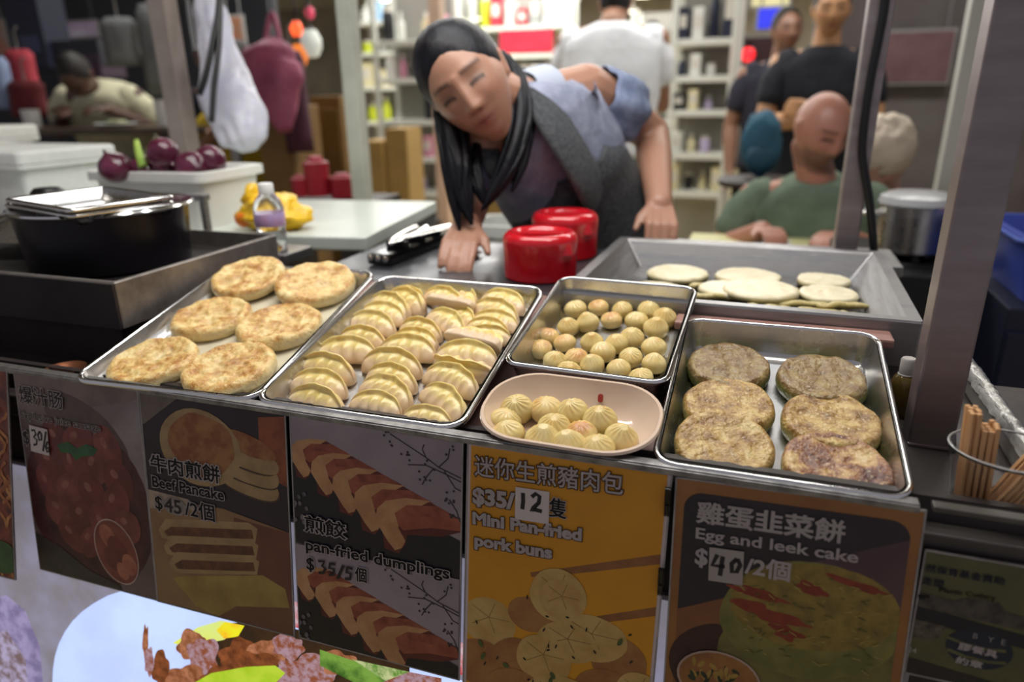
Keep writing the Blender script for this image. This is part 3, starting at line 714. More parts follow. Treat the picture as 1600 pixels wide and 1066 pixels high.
def stroke(pts, w):
    L_, R_ = [], []
    for i, p in enumerate(pts):
        a, b = pts[max(0, i - 1)], pts[min(len(pts) - 1, i + 1)]
        d = Vector((b[0] - a[0], (b[1] - a[1]) * 1.414)); d.normalize()
        wi = w[i] if isinstance(w, list) else w
        L_.append((p[0] - d.y * wi, p[1] + d.x * wi / 1.414)); R_.append((p[0] + d.y * wi, p[1] - d.x * wi / 1.414))
    return L_ + R_[::-1]
def word(t, s, u, v, size, mt, layer=60, outline=None, ow=0.0, bold=0.0, u1=None, vtop=None, rot=0.0, name='lettering'):
    """u, v: left end of the baseline in card fractions; u1: right end; vtop: top of the line when it is to be fitted"""
    x, y = u * t['w'], -v * t['h']
    def make(nm, m_, b_, lay):
        o = text(nm, s, size, m_, t, (x, y), (0, 0, rot), b_, lift=lay * LAY)
        return o
    o = make(name, mt, bold, layer + 3)
    xs_ = [q.co.x for q in o.data.vertices]; ys_ = [q.co.y for q in o.data.vertices]
    sx = ((u1 - u) * t['w']) / (max(xs_) - min(xs_)) if u1 else 1.0
    sy, oy = 1.0, 0.0
    if vtop is not None: sy = (v - vtop) * t['h'] / (max(ys_) - min(ys_)); oy = -min(ys_) * sy
    ox = -min(xs_) * sx
    for q in o.data.vertices: q.co.x = q.co.x * sx + ox; q.co.y = q.co.y * sy + oy
    if outline:
        k = make(name + '_outline', outline, bold + ow / max(0.3, (sx + sy) / 2), layer)
        for q in k.data.vertices: q.co.x = q.co.x * sx + ox; q.co.y = q.co.y * sy + oy
    return o
def hand(t, strokes, mt, layer, w=0.012, name='handwriting'):
    a = Art(t, name, layer)
    for s in strokes: a.add(stroke(s, w), mt, False)
    return a.done()
def pm(name, c1, c2, scale=40, lo=.38, hi=.62): return mat('print_' + name, c1, 0.4, col2=c2, scale=scale, lo=lo, hi=hi, detail=5)

# --- far left card, cut by the frame: noodles
c0 = card(-1.142, -0.010, 0.210, 'noodle price card at the far left, cut off by the picture edge', pm('noodle_base', '#7c3a22', '#4a2016', 50), 0.24, 0.03)
a = Art(c0)
rr = random.Random(3)
for i in range(46):
    x, y = rr.uniform(.1, 1.05), rr.uniform(.12, .95); L_ = rr.uniform(.12, .3); ph = rr.uniform(0, 6)
    a.add(stroke([(x + .05 * sin(ph + k * 1.2), y + L_ * k / 6) for k in range(7)], 0.012), pm('noodle_%d' % (i % 3), ['#b0733c', '#99592e', '#c08a4c'][i % 3], '#8a4a26', 60))
a.add(blob(.88, .9, .16, .08, 2), pm('noodle_green', '#2c4a22', '#3c5a2a'))
a.done()
word(c0, 'Noodles', .60, .205, 0.0135, INKW, 120, bold=0.0002, u1=.93)

# --- sausage card
c1 = card(-0.921, -0.003, 0.2145, 'dim price card with red sausages reading Explosive juice sausage', pm('sausage_bg', '#6b5a55', '#584743', 12))
a = Art(c1)
a.add([(0, 0), (1, 0), (1, .3), (.6, .33), (0, .2)], pm('sausage_top', '#63534f', '#75635d', 14))
a.add([(.62, .12), (1, .05), (1, .55), (.75, .42), (.6, .3)], pm('napkin', '#8b7f7e', '#6f6361', 9))
a.add(blob(.55, .22, .34, .12, 2, rot=.3), pm('pan_edge', '#4a3c38', '#5c4a44'))
a.add(blob(.5, .60, .52, .40, 1, wob=.03), pm('sausage_bowl', '#4a2320', '#341614'))
SAU = [pm('sausage_a', '#6a302b', '#56241f', 30), pm('sausage_b', '#5e2a26', '#743834', 30), pm('sausage_c', '#7a4038', '#5e2b26', 30)]
SHL = pm('sausage_shine', '#8f5c50', '#7a463c', 60)
for i, (u, v, ru, rv, r) in enumerate([(.30, .30, .12, .08, .4), (.48, .29, .13, .08, -.3), (.72, .30, .12, .09, .8), (.22, .42, .13, .075, .2), (.42, .41, .12, .08, 1.2), (.60, .40, .12, .085, -.5), (.78, .44, .12, .09, .3), (.18, .53, .11, .08, .9), (.36, .54, .13, .08, -.4), (.55, .53, .12, .09, .4), (.74, .56, .12, .09, -.7), (.25, .66, .12, .08, .3), (.45, .66, .12, .08, -.2), (.62, .68, .12, .09, .6), (.82, .66, .1, .08, 0), (.34, .77, .12, .07, .4), (.5, .78, .11, .07, -.5)]):
    a.add(blob(u, v, ru, rv * 1.0, i, rot=r, k=2.3), SAU[i % 3]); a.add(blob(u - .03, v - .025, ru * .25, rv * .22, i, rot=r), SHL)
a.add([(.0, .80), (.2, .84), (.45, .93), (.7, .97), (.72, 1), (0, 1)], pm('sausage_table', '#3c352f', '#2b2622'))
a.add([(.30, .325), (.40, .30), (.47, .325), (.55, .295), (.64, .31), (.60, .345), (.50, .36), (.45, .385), (.41, .355), (.33, .36)], pm('basil', '#2c5a34', '#23482a'))
a.add(blob(.700, .80, .185, .150, 9, wob=.01, rot=.5), pm('inset_ring', '#b59c93', '#a98f86'))
a.add(blob(.700, .80, .178, .144, 9, wob=.01, rot=.5), pm('inset_bg', '#7a4034', '#6a332a'))
for i, (u, v, ru, rv) in enumerate([(.64, .73, .07, .05), (.72, .79, .09, .06), (.80, .85, .06, .05), (.66, .84, .07, .05), (.74, .89, .05, .04)]): a.add(blob(u, v, ru, rv, i + 30, rot=.5), [pm('inset_a', '#a5674f', '#8a4a3a'), SAU[0]][i % 2])
a.done()
CK = pm('sausage_ink', '#3a2c2b', '#3a2c2b')
word(c1, '爆汁肠', .035, .150, 0.030, CK, 150, INKW, 0.0010, 0.0004, u1=.40, vtop=.066)
word(c1, 'Explosive juice sausage', .025, .222, 0.0138, CK, 150, INKW, 0.0006, 0.0002, u1=.685)
b = box('price_sticker', (0.0345, -0.0945, 160 * LAY), (0.033, 0.038, 0.0003), mat('sticker_paper', '#bdb2ad', 0.6), c1)
b.rotation_euler = (0, 0, -.06)
word(c1, '$', .02, .345, 0.026, CK, 150, INKW, .0008, .0003)
hand(c1, [[(.105, .275), (.135, .272), (.14, .292), (.118, .307), (.145, .317), (.135, .340), (.108, .345)], [(.178, .272), (.158, .292), (.165, .317), (.185, .312), (.19, .287), (.178, .272)], [(.232, .268), (.185, .368)], [(.235, .315), (.213, .345), (.22, .368), (.238, .362), (.236, .345), (.217, .350)]], INKK, 190, .008)

# --- beef pancake card
c2 = card(-0.7055, -0.004, 0.2145, 'dim price card with stacked pancakes reading Beef Pancake', pm('beef_bg', '#2c2126', '#241a20', 8), 0.125, -0.008, 0.015)
a = Art(c2)
a.add([(.0, .0), (.30, .0), (.02, .15), (0, .15)], pm('beef_cloth', '#6a5d50', '#5a4e44'))
a.add([(.82, .04), (1, .02), (1, .32), (.82, .28)], pm('beef_orange', '#8a4a2a', '#6f3a24'))
DO = pm('beef_dough', '#9c8158', '#8a6f4a', 30); DB = pm('beef_browned', '#94673a', '#7a4526', 34, .4, .6)
for i, (v, mt) in enumerate([(.335, DO), (.28, DO), (.22, DO)]):
    a.add(blob(.74, v + .005, .20, .055, i + 3, rot=.12, k=2.6), pm('beef_shadow', '#4a3828', '#3c2d20')); a.add(blob(.74, v, .20, .052, i, rot=.12, k=2.6), mt)
a.add(blob(.74, .165, .19, .045, 7, rot=.18), DB)
a.add(blob(.41, .216, .285, .170, 4, wob=.03), DO); a.add(blob(.42, .205, .235, .138, 5, wob=.12), DB)
a.add([(0, .49), (.55, .47), (1, .52), (1, 1), (0, 1)], pm('beef_plate', '#8a6a48', '#7a5a3e', 10))
a.add([(.0, .45), (.3, .46), (.4, .50), (.0, .54)], pm('beef_paper', '#a08f7a', '#8f7e6a'))
a.add([(.62, .50), (1, .52), (1, .93), (.72, .86), (.6, .7)], pm('beef_red_shade', '#6e4232', '#5f372b', 9))
for i, (v, s) in enumerate([(.585, 0.0), (.66, .03), (.735, .06)]):
    a.add([(.06 + s, v + .05), (.12 + s, v - .01), (.72, v - .075), (.78, v - .055), (.76, v + .01), (.2, v + .09), (.08 + s, v + .085)], DO)
    a.add([(.10 + s, v + .052), (.16 + s, v + .022), (.74, v - .045), (.75, v - .005), (.2, v + .07), (.12 + s, v + .07)], pm('beef_filling', '#4a2a1c', '#6a4028', 60))
a.add([(.14, .86), (.20, .84), (.80, .74), (.95, .78), (1, .96), (.5, 1), (.3, .97)], pm('beef_front', '#9a8244', '#836b38', 20))
a.add([(.45, 1.0), (.6, .92), (1, .86), (1, 1)], pm('beef_front_b', '#5c3a2a', '#6e4832', 10))
a.done()
word(c2, '牛肉煎餅', .045, .360, 0.030, INKK, 90, INKW, 0.0014, 0.0006, u1=.545, vtop=.279)
word(c2, 'Beef Pancake', .047, .430, 0.0205, INKK, 90, INKW, 0.0010, 0.0006, u1=.565)
word(c2, '$', .055, .532, 0.0255, INKK, 90, INKW, .0010, .0004)
a = Art(c2, 'price_smudge', 92); a.add(blob(.20, .505, .085, .042, 3), pm('smudge', '#8a7f78', '#756a63', 60)); a.done()
word(c2, '45', .125, .535, 0.027, pm('faded_ink', '#4c4444', '#3a3232', 50), 110, None, 0, .0005, u1=.25)
word(c2, '/2個', .275, .532, 0.0255, INKK, 90, INKW, .0010, .0005, u1=.49)

# --- dumpling card
c3 = card(-0.4835, -0.003, 0.2160, 'price card with two rows of fried dumplings reading pan-fried dumplings', pm('dump_bg', '#8d7f80', '#7d7072', 6), 0.118, -0.008, 0.008)
def dump_picture(a, v0, sc):
    a.add([(0, v0), (1, v0), (1, v0 + .36 * sc), (0, v0 + .30 * sc)], pm('dump_wall', '#94868a', '#83767b', 7))
    a.add([(0, v0 + .20 * sc), (.3, v0 + .26 * sc), (.8, v0 + .35 * sc), (1, v0 + .40 * sc), (1, v0 + .60 * sc), (0, v0 + .55 * sc)], pm('dump_slate', '#0f0d12', '#17141a', 5))
    for i in range(5):
        u, v = .00 + .130 * i, v0 + (.10 + .044 * i) * sc
        D1 = pm('dump_skin', '#b58a5f', '#a0734a', 24); D2 = pm('dump_crust', '#7a3a28', '#95503a', 40, .35, .65); D3 = pm('dump_shade', '#4c1a16', '#5c221c', 20)
        s = .80 + .07 * i
        q = lambda du, dv: (u + du * s * .95, v + dv * s * sc)
        a.add([q(.02, .09), q(.03, .04), q(.10, .01), q(.30, -.01), q(.44, .03), q(.46, .08), q(.36, .11), q(.17, .13), q(.16, .17), q(.12, .21), q(.04, .20)], D3)
        a.add([q(-.01, .10), q(.0, .05), q(.05, .015), q(.16, -.01), q(.30, -.015), q(.20, .03), q(.13, .06), q(.12, .11), q(.16, .155), q(.14, .185), q(.10, .20), q(.06, .17)], D1)
        a.add([q(.10, .055), q(.17, .015), q(.34, .0), q(.47, .035), q(.47, .075), q(.30, .085), q(.15, .115), q(.12, .10)], D2)
        a.add([q(.16, .02), q(.33, .0), q(.46, .03), q(.30, .045), q(.18, .05)], pm('dump_crisp', '#94513c', '#6a2c20', 60, .3, .7))
    TW = pm('dump_twig', '#2c2226', '#352a2e')
    for st in ([(.60, .02), (.70, .055), (.80, .09), (.87, .12), (1, .15)], [(.80, .09), (.78, .06), (.79, .04)], [(.87, .12), (.92, .08), (.93, .04)], [(.90, .13), (.96, .19), (1, .20)], [(.70, .13), (.80, .12), (.90, .14), (1, .165)], [(.84, .13), (.80, .17), (.78, .2)], [(.93, .24), (.97, .28), (1, .34)], [(.93, .30), (1, .31)]):
        a.add(stroke([(x, v0 + y * sc) for x, y in st], .0035), TW)
    r2 = random.Random(5)
    for i in range(34):
        x, y = r2.choice(((.56, .02), (.62, .05), (.68, .10), (.79, .16), (.83, .12), (.92, .05), (.95, .20), (.94, .26), (.97, .30))); a.add(blob(x + r2.uniform(-.035, .035), v0 + (y + r2.uniform(-.022, .022)) * sc, .007, .005, i, 8), TW)
    for i in range(10): a.add(blob(.04 + r2.uniform(-.03, .05), v0 + (.36 + r2.uniform(-.05, .1)) * sc, .012, .010, i, 10), pm('dump_blossom', '#6d6468', '#4c4448'))
a = Art(c3)
dump_picture(a, .005, 1.0); dump_picture(a, .56, .95)
a.done()
word(c3, '煎餃', .075, .493, 0.0275, INKK, 200, INKW, 0.0013, 0.0005, u1=.337, vtop=.420)
word(c3, 'pan-fried dumplings', .078, .573, 0.0195, INKK, 200, INKW, 0.0010, 0.0005, u1=.94, rot=.015)
word(c3, '$', .078, .660, 0.0230, INKK, 200, INKW, .0010, .0004)
hand(c3, [[(.155, .612), (.195, .608), (.18, .630), (.20, .640), (.185, .662), (.155, .664)], [(.265, .610), (.23, .612), (.225, .634), (.252, .632), (.252, .658), (.22, .664)], [(.315, .606), (.275, .672)], [(.372, .612), (.337, .612), (.332, .635), (.359, .635), (.355, .661), (.322, .664)]], INKK, 222, .0085)
word(c3, '個', .385, .664, 0.021, INKK, 200, INKW, .0010, .0004, u1=.457, vtop=.598)

# --- yellow bun card
c4 = card(-0.2625, -0.005, 0.2125, 'bright yellow price card for Mini Pan-fried pork buns', mat('card_white_border', '#b9a9a5', 0.5), 0.130, -0.006, 0.012)
a = Art(c4)
YEL = pm('bun_yellow', '#c98a16', '#bb7e14', 5)
a.add([(.022, .016), (.978, .016), (.978, .99), (.022, .99)], YEL)
ST = pm('bun_chopstick', '#8a5a30', '#7a4c28')
a.add([(.35, .463), (.50, .425), (.978, .298), (.978, .335), (.50, .452), (.36, .480)], ST)
a.add([(.48, .645), (.978, .495), (.978, .530), (.50, .665)], ST)
BD = pm('bun_dough', '#b99a5c', '#a88548', 26); BS = pm('bun_dough_brown', '#9a6a3a', '#85552c', 24)
for i, (u, v, ru, rv, mt) in enumerate([(.14, .70, .15, .10, BD), (.36, .63, .12, .07, BS), (.10, .88, .16, .10, BS), (.30, .85, .15, .11, BS), (.82, .74, .14, .10, BS), (.68, .67, .18, .09, BD), (.56, .71, .16, .08, BD), (.78, .88, .18, .10, BS), (.44, .80, .145, .10, BD), (.30, .97, .18, .10, BS), (.93, .85, .12, .09, BD), (.55, .95, .2, .1, BD), (.5, .53, .145, .105, BD), (.52, .545, .115, .082, pm('bun_mid', '#a9854c', '#b8985c', 30))]):
    a.add(clip(blob(u, v, ru, rv, i, wob=.05), .022, .978), mt)
    for k in range(5): a.add(clip(stroke([(u, v - rv * .2), (u + ru * .75 * cos(k * 1.25), v - rv * .2 + rv * .65 * sin(k * 1.25))], .0022), .022, .978), pm('bun_fold', '#8f6a38', '#85602f'))
r2 = random.Random(2)
for i in range(26): a.add(clip(blob(r2.uniform(.05, .95), r2.uniform(.50, .95), .010, .004, i, 8, rot=r2.uniform(0, 3)), .022, .978), INKK)
for i in range(6): a.add(clip(blob(r2.uniform(.05, .9), r2.uniform(.60, .9), .018, .010, i, 10, rot=r2.uniform(0, 3)), .022, .978), pm('bun_leek', '#4a5a26', '#3c4a20'))
a.done()
OUT = mat('brown_outline_ink', '#4a2c1c', 0.5)
word(c4, '迷你生煎豬肉包', .045, .128, 0.0272, INKW, 120, OUT, 0.0010, 0.0003, u1=.785, vtop=.048, rot=.033)
word(c4, '$35/', .038, .232, 0.0245, INKW, 120, OUT, 0.0009, 0.0012, u1=.262, rot=.03)
b = box('price_sticker', (0.0740, -0.0600, 136 * LAY), (0.0365, 0.0360, 0.0003), mat('sticker_paper', '#b9a59c', 0.6), c4); b.rotation_euler = (0, 0, .02)
hand(c4, [[(.300, .160), (.303, .19), (.300, .222)], [(.345, .170), (.365, .155), (.385, .163), (.382, .187), (.355, .210), (.343, .219), (.365, .215), (.400, .217)]], INKK, 165, .0105)
word(c4, '隻', .432, .232, 0.025, INKK, 120, INKW, 0.0007, .0004, u1=.522, vtop=.158)
word(c4, 'Mini Pan-fried', .040, .312, 0.0188, INKW, 120, OUT, 0.0008, 0.0009, u1=.603, rot=.028)
word(c4, 'pork buns', .053, .397, 0.0188, INKW, 120, OUT, 0.0008, 0.0009, u1=.462, rot=.028)

# --- leek cake card
c5 = card(-0.0470, -0.010, 0.2125, 'dark price card with an orange frame reading Egg and leek cake', pm('leek_orange', '#8f6030', '#7f5228', 10), 0.125, 0.022, 0.0)
a = Art(c5)
def rr_poly(u0, v0, u1, v1, r):
    return [((u0 + u1) / 2 + x, (v0 + v1) / 2 + y / 1.4) for x, y in rrect(u1 - u0, (v1 - v0) * 1.4, r, 8)]
a.add(rr_poly(.045, .045, .955, 1.2, .08), pm('leek_dark', '#2c2226', '#241c20', 6))
a.add([(.45, .27), (.955, .10), (.955, .36), (.55, .36)], pm('leek_mauve', '#553c40', '#4a3236', 8))
a.add([(.045, .47), (.30, .38), (.6, .6), (.3, .9), (.045, .9)], pm('leek_wood', '#7a4e2c', '#6a4024', 10))
a.add(blob(.24, .66, .22, .16, 3), pm('leek_plate', '#3a1c18', '#2c1412'))
a.add(clip(blob(.63, .60, .40, .24, 4, wob=.05), .045, .955), pm('leek_cake_low', '#6a6230', '#4c4a24', 24))
a.add(clip(blob(.60, .425, .368, .205, 6, wob=.05, rot=-.06), .045, .955), pm('leek_cake_side', '#5f5e2a', '#7a7238', 26))
a.add(clip(blob(.61, .375, .345, .150, 8, wob=.06, rot=-.06), .045, .955), pm('leek_cake_top', '#86702f', '#6f5c28', 60))
LR = pm('leek_crisp', '#6a2414', '#85361f', 60, .3, .7)
for i, (u, v, ru, rv) in enumerate([(.40, .36, .12, .016), (.37, .41, .09, .020), (.48, .43, .14, .020), (.60, .31, .07, .02), (.52, .48, .06, .02), (.78, .27, .12, .014)]): a.add(blob(u, v, ru, rv, i + 12, wob=.8, rot=.12), LR)
r2 = random.Random(8)
for i in range(90):
    u, v = r2.uniform(.30, .90), r2.uniform(.26, .58); a.add(stroke([(u, v), (u + r2.uniform(.01, .04), v + r2.uniform(-.015, .015))], .0022), [pm('leek_flake', '#a08a4c', '#94803f'), pm('leek_flake_b', '#54561f', '#484a1c')][i % 2])
a.add(blob(.25, .70, .19, .105, 5, wob=.01), pm('leek_inset_ring', '#a99080', '#9a8274'))
a.add(blob(.25, .70, .18, .098, 5, wob=.01), pm('leek_inset', '#8f6030', '#7a4e28'))
for i in range(26): a.add(blob(.25 + r2.uniform(-.12, .1), .665 + r2.uniform(-.02, .05), .020, .009, i, 9, rot=r2.uniform(0, 3)), [pm('leek_chop', '#26301a', '#1c2414'), pm('leek_egg', '#a0803c', '#8f7030')][i % 2])
a.done()
word(c5, '雞蛋韭菜餅', .100, .148, 0.0295, INKW, 120, None, 0, 0.0008, u1=.712, vtop=.068, rot=.008)
word(c5, 'Egg and leek cake', .104, .200, 0.0158, INKW, 120, None, 0, 0.00035, u1=.772, rot=.008)
word(c5, '$', .108, .290, 0.0235, INKW, 120, None, 0, .0007)
b = box('price_sticker', (0.0520, -0.0835, 136 * LAY), (0.0315, 0.0350, 0.0003), mat('sticker_paper_grey', '#968d86', 0.6), c5); b.rotation_euler = (0, 0, .03)
hand(c5, [[(.205, .245), (.185, .285), (.240, .283)], [(.228, .248), (.222, .318)], [(.290, .248), (.268, .268), (.272, .298), (.292, .294), (.305, .268), (.290, .248)]], INKK, 165, .010)
word(c5, '/2個', .325, .292, 0.0215, INKW, 120, None, 0, .0006, u1=.515)

# --- charter sticker at the right end
c6 = card(0.170, -0.044, 0.095, 'worn olive charter sticker with a round emblem below the chopsticks', pm('charter_olive', '#55532f', '#47452a', 20), 0.125, 0.0, 0.0, 'charter_sticker', 0.125)
a = Art(c6)
a.add([(0, .33), (.3, .35), (.4, .31), (.65, .30), (.72, .36), (1, .39), (1, .48), (0, .45)], pm('charter_photo', '#4a4238', '#2c2824', 90))
a.add([(0, .44), (1, .52), (1, .62), (0, .55)], pm('charter_band', '#0d0b10', '#15121a', 20))
a.add([(0, .55), (.28, .56), (.24, .66), (.12, .70), (0, .70)], pm('charter_smear', '#5f5444', '#302a26', 120))
EMB = pm('charter_emblem', '#141a2a', '#0f1422')
a.add(blob(.57, .685, .27, .155, 1, wob=.01), EMB)
OL2 = pm('charter_olive2', '#5c5a36', '#4c4a2e')
a.add(stroke([(.30, .640), (.45, .665), (.62, .675), (.78, .66)], .016), OL2)
a.add(stroke([(.32, .735), (.48, .765), (.66, .77), (.80, .75)], .016), OL2)
a.add([(0, .86), (.5, .90), (1, .94), (1, 1.0), (0, 1.0)], pm('charter_low', '#24201e', '#1a1716', 30))
a.done()
NAVY = mat('navy_ink', '#1b1a3c', 0.5)
word(c6, '然保育基金資助', .03, .165, 0.0085, NAVY, 60, None, 0, .00008, u1=.66, vtop=.105, rot=-.0)
word(c6, '走塑', .02, .265, 0.0085, NAVY, 60, None, 0, .00008, u1=.20, vtop=.205)
word(c6, 'Plastic Cutlery', .17, .298, 0.0062, INKK, 60, None, 0, .0001, u1=.62, rot=.03)
word(c6, 'Bye', .02, .385, 0.0062, INKK, 60, None, 0, .0001, rot=.35)
for s_, u_, v_, r_ in (('B', .50, .605, -.05), ('Y', .62, .610, 0), ('E', .73, .612, .05)): word(c6, s_, u_, v_, 0.0075, pm('emblem_grey', '#8f8b86', '#7d7974'), 60, rot=r_)
word(c6, '膠餐具', .40, .715, 0.0085, INKW, 60, None, 0, .0002, u1=.72, vtop=.655, rot=-.05)
word(c6, '約章', .40, .825, 0.0085, INKW, 60, None, 0, .0002, u1=.62, vtop=.765, rot=-.05)
word(c6, '24', .0, .815, 0.0075, pm('emblem_pale', '#a39c90', '#8f887c'), 60)
# small black and clear clips holding the card sleeves
for x, z, lb in ((-0.0525, -0.03, 'black binder clip between the yellow card and the leek cake card, upper'), (-0.0525, -0.115, 'black binder clip between the yellow card and the leek cake card, lower')):
    k = thing('binder_clip', lb, 'clip', (x, -0.004 - 0.125 * abs(z), z), (0.125, 0, 0), 'clips between price cards')
    boxes('jaw', [((0, 0, 0), (0.006, 0.004, 0.022)), ((0, -0.002, -0.014), (0.0045, 0.003, 0.012))], BLACK, k, 0.0008)
    tube('wire', [(-0.002, -0.003, 0.01), (-0.002, -0.004, -0.02), (0.002, -0.004, -0.02), (0.002, -0.003, 0.01)], 0.0006, BLACK, k, 6)

# ------------------------------------------------------------------ backlit menu panel below and behind the cards
lb_ = thing('lightbox', 'bright backlit food picture panel behind the hanging price cards', 'lightbox')
dv = Vector((0, -sin(LEAN), -cos(LEAN))); ux = Vector((1, 0, 0)); nv = ux.cross(-dv)
LX0, LS0, LW, LH = -1.30, 0.152, 1.48, 0.62
Mx = Matrix((ux, -dv, nv)).transposed().to_4x4(); Mx.translation = Vector((LX0, 0, 0)) + dv * LS0 - nv * 0.022
lb_.matrix_world = Mx; lb_['w'] = LW; lb_['h'] = LH
def em(name, c1, c2=None, s=1.0, sc=30, lo=.4, hi=.6): return mat('backlit_' + name, c1, 0.35, col2=c2 or c1, scale=sc, emit=s, lo=lo, hi=hi, detail=5)
ES = 0.62
box('panel', (LW / 2, -LH / 2, -0.006), (LW, LH, 0.010), mat('lightbox_case', '#8f8f92', 0.4), lb_)
a = Art(lb_, 'backlit_picture')
def LP(px, py):
    p = H(px, py, 1, 0)    # first guess, then on the leaning panel
    r = ray(px, py); n = nv; o = Mx.translation; t_ = (o - CAM).dot(n) / r.dot(n); q = CAM + r * t_ - o
    return (q.dot(ux) / LW, -q.dot(-dv) / LH)
def lpx(l): return [LP(*q) for q in l]
def clip0(p): return p
a.add([(0, 0), (1, 0), (1, 1), (0, 1)], em('marble', '#9a98b0', '#8a8690', ES, 9))
a.add(lpx([(-60, 950), (10, 930), (40, 955), (62, 1010), (70, 1100), (-60, 1100)]), em('lilac_bun', '#a89cc8', '#7f74a0', ES, 40))
a.add(lpx([(-60, 1000), (10, 985), (40, 1030), (45, 1100), (-60, 1100)]), em('lilac_bun_b', '#7a6468', '#b8aed0', ES, 60))
pl = [LP(300, 1180)]
cpl = [(82, 1066), (83, 1045), (86, 1025), (92, 1006), (101, 988), (113, 971), (128, 956), (146, 943), (168, 931), (195, 922), (225, 917), (260, 916), (330, 930), (460, 970), (620, 1020), (760, 1080), (760, 1200), (90, 1200), (82, 1120)]
a.add(lpx(cpl), em('plate', '#b9cdf5', '#aebfee', 1.05, 6))
a.add(lpx([(300, 995), (330, 975), (400, 972), (470, 985), (560, 1015), (640, 1035), (640, 1100), (300, 1100)]), em('dish_shadow', '#2c1c10', '#3c2614', ES, 30))
a.add(lpx([(270, 1005), (310, 980), (345, 970), (382, 978), (350, 1000), (290, 1012)]), em('lime', '#cfe08a', '#d8e060', 0.9, 20))
a.add(lpx([(338, 985), (352, 972), (382, 978), (372, 995), (350, 998)]), em('yellow_pepper', '#e0dc20', '#e8a020', 0.95, 30))
MT = [em('meat_a', '#7a4020', '#b87a58', 0.7, 70, .35, .65), em('meat_b', '#a98a96', '#8a4a2c', 0.75, 80, .42, .6), em('meat_c', '#5a2c14', '#94522c', 0.7, 60, .35, .65)]
for i, (x, y, rx, ry) in enumerate([(228, 1005, 5, 26), (233, 1035, 8, 22), (252, 1048, 14, 28), (300, 1010, 24, 22), (318, 1030, 26, 30), (372, 1025, 30, 26), (420, 1020, 34, 22), (450, 1010, 26, 18), (400, 1045, 40, 26), (290, 1060, 28, 22), (478, 1050, 44, 26), (350, 1065, 40, 20), (530, 1035, 26, 20), (440, 1060, 30, 18)]):
    c = [(x + rx * cos(pi * k / 24) * (1 + .45 * noise.noise(Vector((cos(pi * k / 24) * 1.6, sin(pi * k / 24) * 1.6, i * 3.3)))), y + ry * sin(pi * k / 24) * (1 + .45 * noise.noise(Vector((cos(pi * k / 24) * 1.6, sin(pi * k / 24) * 1.6, i * 3.3))))) for k in range(48)]
    a.add(lpx(c), MT[i % 3])
a.add(lpx([(295, 1072), (330, 1052), (385, 1042), (430, 1040), (446, 1052), (430, 1068), (380, 1075), (320, 1090)]), em('lime_leaf', '#9fc020', '#b4d038', 0.8, 25))
a.add(lpx([(500, 1015), (560, 1035), (640, 1075), (600, 1085), (560, 1070), (500, 1040)]), em('green_stalk', '#2f5a1a', '#76a040', 0.75, 25))
a.add(lpx([(550, 1030), (640, 1050), (720, 1075), (700, 1100), (620, 1075)]), em('green_stalk_b', '#c0c890', '#5a8a2c', 0.75, 60))
a.add(lpx([(600, 1065), (640, 1050), (690, 1060), (690, 1100), (600, 1100)]), MT[1])
a.add(lpx([(440, 935), (480, 945), (480, 985), (440, 975)]), em('red_stripe', '#c04048', '#d8c8d0', 0.8, 30))
a.add(lpx([(690, 1000), (760, 1010), (760, 1060), (690, 1050)]), em('red_stripe', '#c04048', '#d8c8d0'))
a.done()
# ------------------------------------------------------------------ things on the worktops
RED = mat('glossy_red_plastic', '#c81422', 0.22, col2='#ba1420', scale=5, coat=0.5)
def canister(loc, R, h, label, rz):
    t = thing('red_canister', label, 'canister', loc, (0, 0, rz), 'red lidded canisters')
    lathe('body', [(0, 0), (R * .93, 0), (R * .97, 0.003), (R * .98, h * .55), (0, h * .55)], RED, t, 48)
    prof = [(R * .98, h * .50)]
    for k in range(9):
        a_ = pi / 2 * k / 8; prof.append((R - R * .22 + R * .22 * cos(a_), h * .78 + h * .20 * sin(a_)))
    prof += [(R * .70, h * .955), (R * .64, h * .90), (R * .3, h * .88), (0, h * .88)]
    l = lathe('lid', prof, RED, t, 48, angle=30)
    box('grip_bar', (0, 0, h * .915), (R * 1.25, R * .22, h * .09), RED, l, 0.003)
    lathe('pour_lip', [(0, 0), (R * .18, 0), (R * .12, h * .18), (0, h * .18)], RED, l, 16, (R * .70, -R * .62, h * .58), (0, 0, 0))
    return t
canister((-0.350, 0.555, 0.031), 0.066, 0.082, 'red lidded canister nearer the tray of buns', 0.25)
canister((-0.352, 0.730, 0.031), 0.066, 0.088, 'red lidded canister behind the nearer one, by the woman', 0.15)
